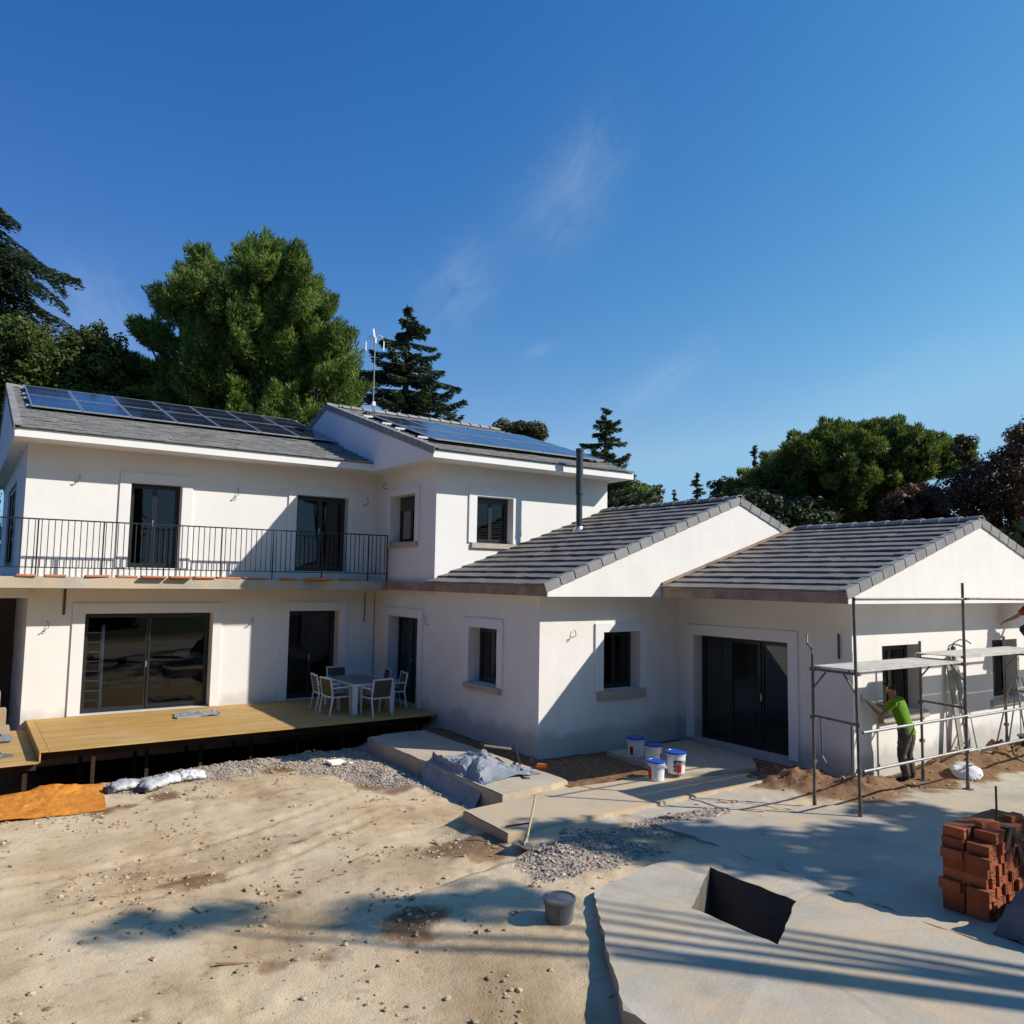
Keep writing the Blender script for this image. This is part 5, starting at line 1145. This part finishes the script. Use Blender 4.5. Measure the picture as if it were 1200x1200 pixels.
def conifer(name, label, depth, px, top, bottom, rad_px, m, seed, tiers=16, droop=.25, per=7, dens=70, nsz=.34, power=.9, upturn=.12, base=-.3, lean=0, group=None, full_to=None):
    """tapering trunk with tiers of drooping limbs hung with needle sprays"""
    rng = np.random.default_rng(seed); s = FPX / depth; tp = view_pt(px, top, depth); bt = view_pt(px, bottom, depth); R_ = rad_px / s; H = tp.z - bt.z
    t = thing(name, (tp.x, tp.y, base), label, 'tree', group); b = MB(); b.tube([(tp.x, tp.y, base), (tp.x, tp.y, bt.z), (tp.x + lean, tp.y, tp.z)], [.34, .24, .03], 9)
    Ps, As, Bs, Ts = [], [], [], []
    zlow = bt.z if full_to is None else full_to
    nt = int(tiers * (tp.z - zlow) / H)
    for k in range(nt):
        f = (k + rng.uniform(-.45, .45)) / tiers; z = tp.z - f * H
        L_ = R_ * min(1.1, max(.04, f)) ** power
        for q in range(max(3, int(per * (.6 + .5 * f)))):
            az_ = rng.uniform(0, 2 * math.pi); ln = L_ * rng.uniform(.35, 1.2); dr = droop * rng.uniform(.2, 1.8); ut = upturn * rng.uniform(.2, 1.7); d = np.array([math.cos(az_), math.sin(az_), 0]); o = np.array([tp.x + lean * (1 - f), tp.y, z + rng.uniform(-.4, .4) * H / tiers])
            n = max(12, int(dens * ln)); u = rng.random(n) ** .8; sag = -dr * ln * u ** 1.5 + ut * ln * u ** 4
            w = .10 + (.30 if droop > .3 else .22) * ln * (u * (1.12 - u)) * 1.2; sd_ = np.array([-d[1], d[0], 0]); lat = rng.uniform(-1, 1, n) * w
            p = o + d * (u * ln)[:, None] + sd_ * lat[:, None]; p[:, 2] += sag - np.abs(lat) * .45 - rng.random(n) ** 2 * (.34 if droop > .3 else .20) * (1 + droop)
            ax = d + sd_ * (np.sign(lat) * .8)[:, None] * rng.random((n, 1)) + np.array([0, 0, -1]) * (droop * 1.3 * rng.random((n, 1)) + .05) + .25 * rng.standard_normal((n, 3)); ax /= np.linalg.norm(ax, axis=1, keepdims=True)
            nr = np.array([0, 0, 1.]) + .7 * rng.standard_normal((n, 3)); bb = np.cross(ax, nr); bb /= np.linalg.norm(bb, axis=1, keepdims=True) + 1e-6
            sz = nsz * (.55 + .7 * rng.random((n, 1))); Ps.append(p); As.append(ax * sz / 2); Bs.append(bb * sz * .17); Ts.append(np.clip(rng.normal(.5, .22, n), 0, 1))
            b.tube([tuple(o), tuple(o + d * ln * .5 + np.array([0, 0, -dr * ln * .35 + ut * ln * .06])), tuple(o + d * ln * .9 + np.array([0, 0, -dr * ln * .85 + ut * ln * .65]))], [.05 * (.4 + f), .03, .01], 5)
    b.build('trunk', M['bark'], t); leaf_mesh('crown', np.vstack(Ps), np.vstack(As), np.vstack(Bs), np.concatenate(Ts), m, t); return t

# big pine behind the left wing
tree('pine_tree', 'big bright green pine rising behind the left wing roof', 'tree', 38, 300, [(317, 293, 7), (308, 302, 9), (326, 304, 9), (314, 314, 13), (322, 326, 20), (290, 302, 10), (286, 318, 16), (344, 304, 9), (346, 320, 15), (240, 312, 10), (250, 324, 17), (222, 330, 12), (262, 345, 32), (225, 345, 24), (198, 352, 20), (312, 352, 40), (352, 345, 26), (372, 372, 26), (290, 390, 46), (340, 395, 44), (388, 402, 24), (245, 395, 34), (230, 432, 34), (280, 440, 46), (340, 445, 48), (392, 440, 26), (400, 468, 24), (182, 396, 13), (200, 440, 22), (186, 462, 18), (260, 485, 44), (330, 490, 46), (390, 490, 30), (215, 480, 26), (168, 388, 9)],
     'pine', .36, 470, .055, 1, aspect=5, up=.5, jit=.62, csub=.60, radial=1.0, flat=1.0, plume=1.1, shrink=.80, tr=.45)
# broadleaf trees at the left
tree('broadleaf_tree', 'dark green broadleaf tree at the left photo edge behind the roof end', 'tree', 36, 25, [(15, 400, 26), (45, 415, 28), (-20, 410, 30), (70, 440, 24), (20, 450, 36), (-15, 470, 36), (60, 475, 28), (0, 520, 40)], 'broad', .45, 170, .12, 2, csub=.9, aspect=1.5, plume=.4)
tree('broadleaf_tree', 'rounder broadleaf tree between the left edge tree and the big pine', 'tree', 37, 115, [(108, 408, 22), (128, 420, 20), (90, 425, 20), (112, 450, 30), (80, 460, 24), (140, 455, 18), (110, 490, 34), (150, 490, 20)], 'broad', .42, 170, .12, 3, csub=.9, aspect=1.5, plume=.4)
tree('broadleaf_tree', 'small yellowish green tree peeping over the roof, touching the big pine', 'tree', 40, 160, [(158, 436, 14), (170, 455, 16), (148, 462, 16), (165, 490, 20)], 'pine', .38, 400, .065, 4, aspect=4, radial=1, plume=.7)
conifer('cedar_tree', 'tall drooping dark cedar at the upper left corner', 50, -20, 232, 480, 225, 'cedar', 5, tiers=21, droop=.42, per=15, dens=130, nsz=.36, power=.55, upturn=-.05)
conifer('cedar_tree', 'tall conical blue green cedar behind the aerial', 45, 478, 363, 500, 84, 'spruce', 6, tiers=13, droop=.16, per=10, dens=190, nsz=.30, power=.8, upturn=.2)
tree('bushy_tree', 'small rounded tree top just above the solar panels of the taller roof', 'tree', 60, 608, [(592, 503, 12), (608, 506, 11), (628, 505, 10), (600, 520, 16), (622, 522, 15)], 'autumn', .5, 90, .17, 7)
conifer('cedar_tree', 'dark cedar behind the right end of the taller roof', 50, 710, 480, 610, 68, 'spruce', 8, tiers=12, droop=.05, per=10, dens=150, nsz=.30, power=.75, upturn=.22)
tree('bushy_tree', 'dark rounded tree below the cedar at the right end of the taller roof', 'tree', 54, 735, [(728, 578, 14), (748, 582, 13), (735, 600, 22), (762, 600, 12)], 'umbrella', .55, 90, .17, 9)
for k, (px, tp, l) in enumerate([(757, 566, 'slim pale poplar beyond the ridge, left of the pair'), (771, 565, 'slim pale poplar beyond the ridge, right of the pair')]):
    tree('poplar_tree', l, 'tree', 75, px, [(px, tp + 8, 6), (px - 2, tp + 20, 7), (px + 2, tp + 34, 8)], 'autumn', .45, 60, .2, 10 + k, tr=.2)
conifer('fir_tree', 'small distant fir standing above the ridge of the middle roof', 80, 817, 555, 612, 22, 'spruce', 14, tiers=9, droop=.1, per=6, dens=36, nsz=.6, power=.8)
conifer('fir_tree', 'tiny distant fir left of the small fir above the middle roof ridge', 90, 790, 576, 610, 12, 'spruce', 15, tiers=6, droop=.1, per=5, dens=30, nsz=.6, power=.8)
tree('bushy_tree', 'pale green distant tree just left of the large stone pine', 'tree', 62, 846, [(844, 572, 11), (852, 582, 12), (838, 590, 10)], 'autumn', .45, 90, .17, 16)
# stone pine mass at the right
tree('stone_pine_tree', 'wide dark umbrella shaped stone pine behind the right hand roofs', 'tree', 46, 1000, [(1030, 512, 22), (1000, 515, 20), (970, 522, 22), (1060, 516, 20), (940, 532, 20), (1085, 525, 18), (1000, 540, 32), (1050, 545, 34), (955, 552, 28), (915, 550, 20), (1100, 540, 20), (920, 578, 24), (980, 580, 36), (1040, 585, 38), (1120, 532, 16), (890, 566, 18), (870, 580, 16)],
     'umbrella', .46, 280, .08, 17, aspect=4, radial=1, plume=.3, up=.6, jit=.55, csub=1.1, tr=.45)
conifer('fir_tree', 'thin dark fir tip poking out at the left shoulder of the stone pine', 48, 884, 524, 600, 20, 'spruce', 18, tiers=9, droop=.0, per=5, dens=40, nsz=.45, power=.8, upturn=.2)
tree('dark_bush', 'dark dense bushy tree below the left side of the stone pine', 'tree', 42, 900, [(870, 596, 18), (895, 600, 22), (925, 605, 24), (955, 612, 24), (880, 622, 24), (920, 632, 26)], 'hedge', .6, 120, .13, 19)
tree('purple_plum_tree', 'purple leaved plum tree at the right photo edge', 'tree', 36, 1190, [(1195, 512, 14), (1185, 528, 14), (1205, 545, 26), (1170, 548, 18), (1150, 560, 20), (1130, 572, 20), (1180, 575, 26), (1210, 590, 30), (1150, 590, 24), (1110, 585, 16), (1215, 500, 12), (1180, 605, 26)], 'purple', .42, 100, .10, 20, csub=.6, aspect=1.5, tr=.25)
tree('fir_like_shrub', 'pale green shrub tip between the stone pine and the purple tree', 'tree', 40, 1130, [(1132, 518, 7), (1128, 530, 9), (1136, 540, 10)], 'autumn', .3, 130, .11, 21)
tree('bronze_tree', 'bronze brown leaved tree between stone pine and purple tree above the right roof', 'tree', 38, 1075, [(1060, 590, 16), (1085, 585, 16), (1050, 606, 16), (1095, 603, 18), (1070, 612, 20)], 'purple', .45, 110, .12, 22)
# clipped hedges
def hedge(label, x0, y0, x1, y1, h, wdt, seed, n=9000):
    rng = np.random.default_rng(seed); t = thing('hedge', ((x0 + x1) / 2, (y0 + y1) / 2, -.3), label, 'hedge'); d = np.array([x1 - x0, y1 - y0]); L_ = np.linalg.norm(d); d = d / L_; s_ = np.array([-d[1], d[0]])
    u = rng.random(n) * L_; hh = np.array([h * (1 + .14 * fbm(a, seed, .35, 4)) for a in u]); v = rng.random(n); face = rng.random(n) < .7; z = -.3 + hh * np.where(face, v, 1.0 + rng.normal(0, .02, n)); o = np.where(face, np.sign(rng.random(n) - .5) * (wdt / 2 + rng.normal(0, .15, n)), (rng.random(n) - .5) * wdt)
    P = np.stack([x0 + d[0] * u + s_[0] * o, y0 + d[1] * u + s_[1] * o, z], 1); nr = unit(n, rng); a = np.cross(nr, unit(n, rng)); a /= np.linalg.norm(a, axis=1, keepdims=True); b = np.cross(nr, a); sz = .36 * (.6 + .8 * rng.random((n, 1)))
    leaf_mesh('foliage', P, a * sz * .7, b * sz * .45, np.clip(rng.normal(.5, .25, n), 0, 1), 'hedge', t)
    m_ = MB(); m_.obox(((x0 + x1) / 2, (y0 + y1) / 2, -.3 + h * .44), L_, wdt * .72, h * .88, math.atan2(d[1], d[0])); m_.build('dark_core', M['infill'], t)  # near-black solid block fills the hedge core
hedge('tall dark hedge behind the right hand wing at the photo edge', 27, 22, 40, 3, 5.6, 2.0, 31)
hedge('tall dark hedge behind the middle roof', 20, 33, 27, 22.3, 5.2, 2.0, 32, 6000)
hedge('long dark hedge beyond the left side of the garden', -14, 12, -5, 44, 3.6, 1.6, 33)
hedge('far hedge closing the plot behind the house', -4, 46, 34, 50, 6, 2, 34)
# overhead cable crossing before the dark trees
t = thing('overhead_cable', (31, 21, 5.6), 'thin overhead cable crossing in front of the dark trees at the right', 'cable')
b = MB(); pts = []
for k in range(13): f = k / 12; p = view_pt(872 + 360 * f, 628 + 10 * f + 8 * (f * (1 - f)) * 4 * .6, 33); pts.append(p)
b.tube(pts, .018, 5); b.build('cable', M['cable'], t)
# shade tree right of the photographer, outside the frame, whose shadow falls across the yard
def shade_tree():
    rng = np.random.default_rng(50); bx, by = 17.6, -2.6; t = thing('shade_tree', (bx, by, 0), 'tree standing outside the right of the frame that shades the yard', 'tree')
    targets = [(9.6, 7.3, 9.4, .75), (10.7, 6.7, 9.0, .7), (8.6, 8.3, 8.6, .65), (7.9, 8.9, 8.2, .5), (11.7, 6.3, 8.4, .6), (9.4, 6.4, 8.2, .45), (8.4, 7.7, 8.8, .55), (10.3, 5.6, 8.6, .9), (12.3, 6.0, 8.6, 1.0), (11.4, 5.4, 9, 1.1), (13.4, 6.2, 8.2, .7), (12.9, 7.4, 8.0, .35), (7.5, 9.4, 8.2, .3)]
    lob = [(x + h, y - h, h * .985, r) for (x, y, h, r) in targets]
    trunk(t, [(bx, by, -.3), (bx + .1, by + .1, 3), (bx + .4, by + .6, 6.0)], .3, .12, lob)
    C = crown_pts(rng, lob, 1, .42, csub=.8); P, A, B, T = foliage(rng, C, 50, .16, aspect=2.2); leaf_mesh('crown', P, A, B, T, 'pine', t)
shade_tree()
far_t = [(2.4, 9.95, .26), (3.0, 9.7, .22), (4.5, 8.6, .25), (5.3, 8.1, .28), (5.8, 7.75, .25)]
rng = np.random.default_rng(51); lob = [(x + 11.6, y - 11.6, 11.6 * .985, r) for (x, y, r) in far_t]; t = thing('shade_tree', (15.4, -4.4, 0), 'taller tree behind the photographer whose tip shades the bottom of the yard', 'tree')
trunk(t, [(15.4, -4.4, -.3), (15.3, -4.2, 5), (15.2, -3.6, 9.6)], .3, .08, lob); C = crown_pts(rng, lob, 1, .35, csub=.7); P, A, B, T = foliage(rng, C, 90, .12, aspect=2.2); leaf_mesh('crown', P, A, B, T, 'pine', t)

# unseen tall screens added behind and beside the camera to cut sky fill
hedge('unseen leafy screen added on the left to hold back sky light', -12, -10, -14, 20, 13, 3, 35, 15000)
hedge('unseen leafy screen added behind the camera to hold back sky light', -13, -14, 10, -18, 14, 3, 36, 15000)
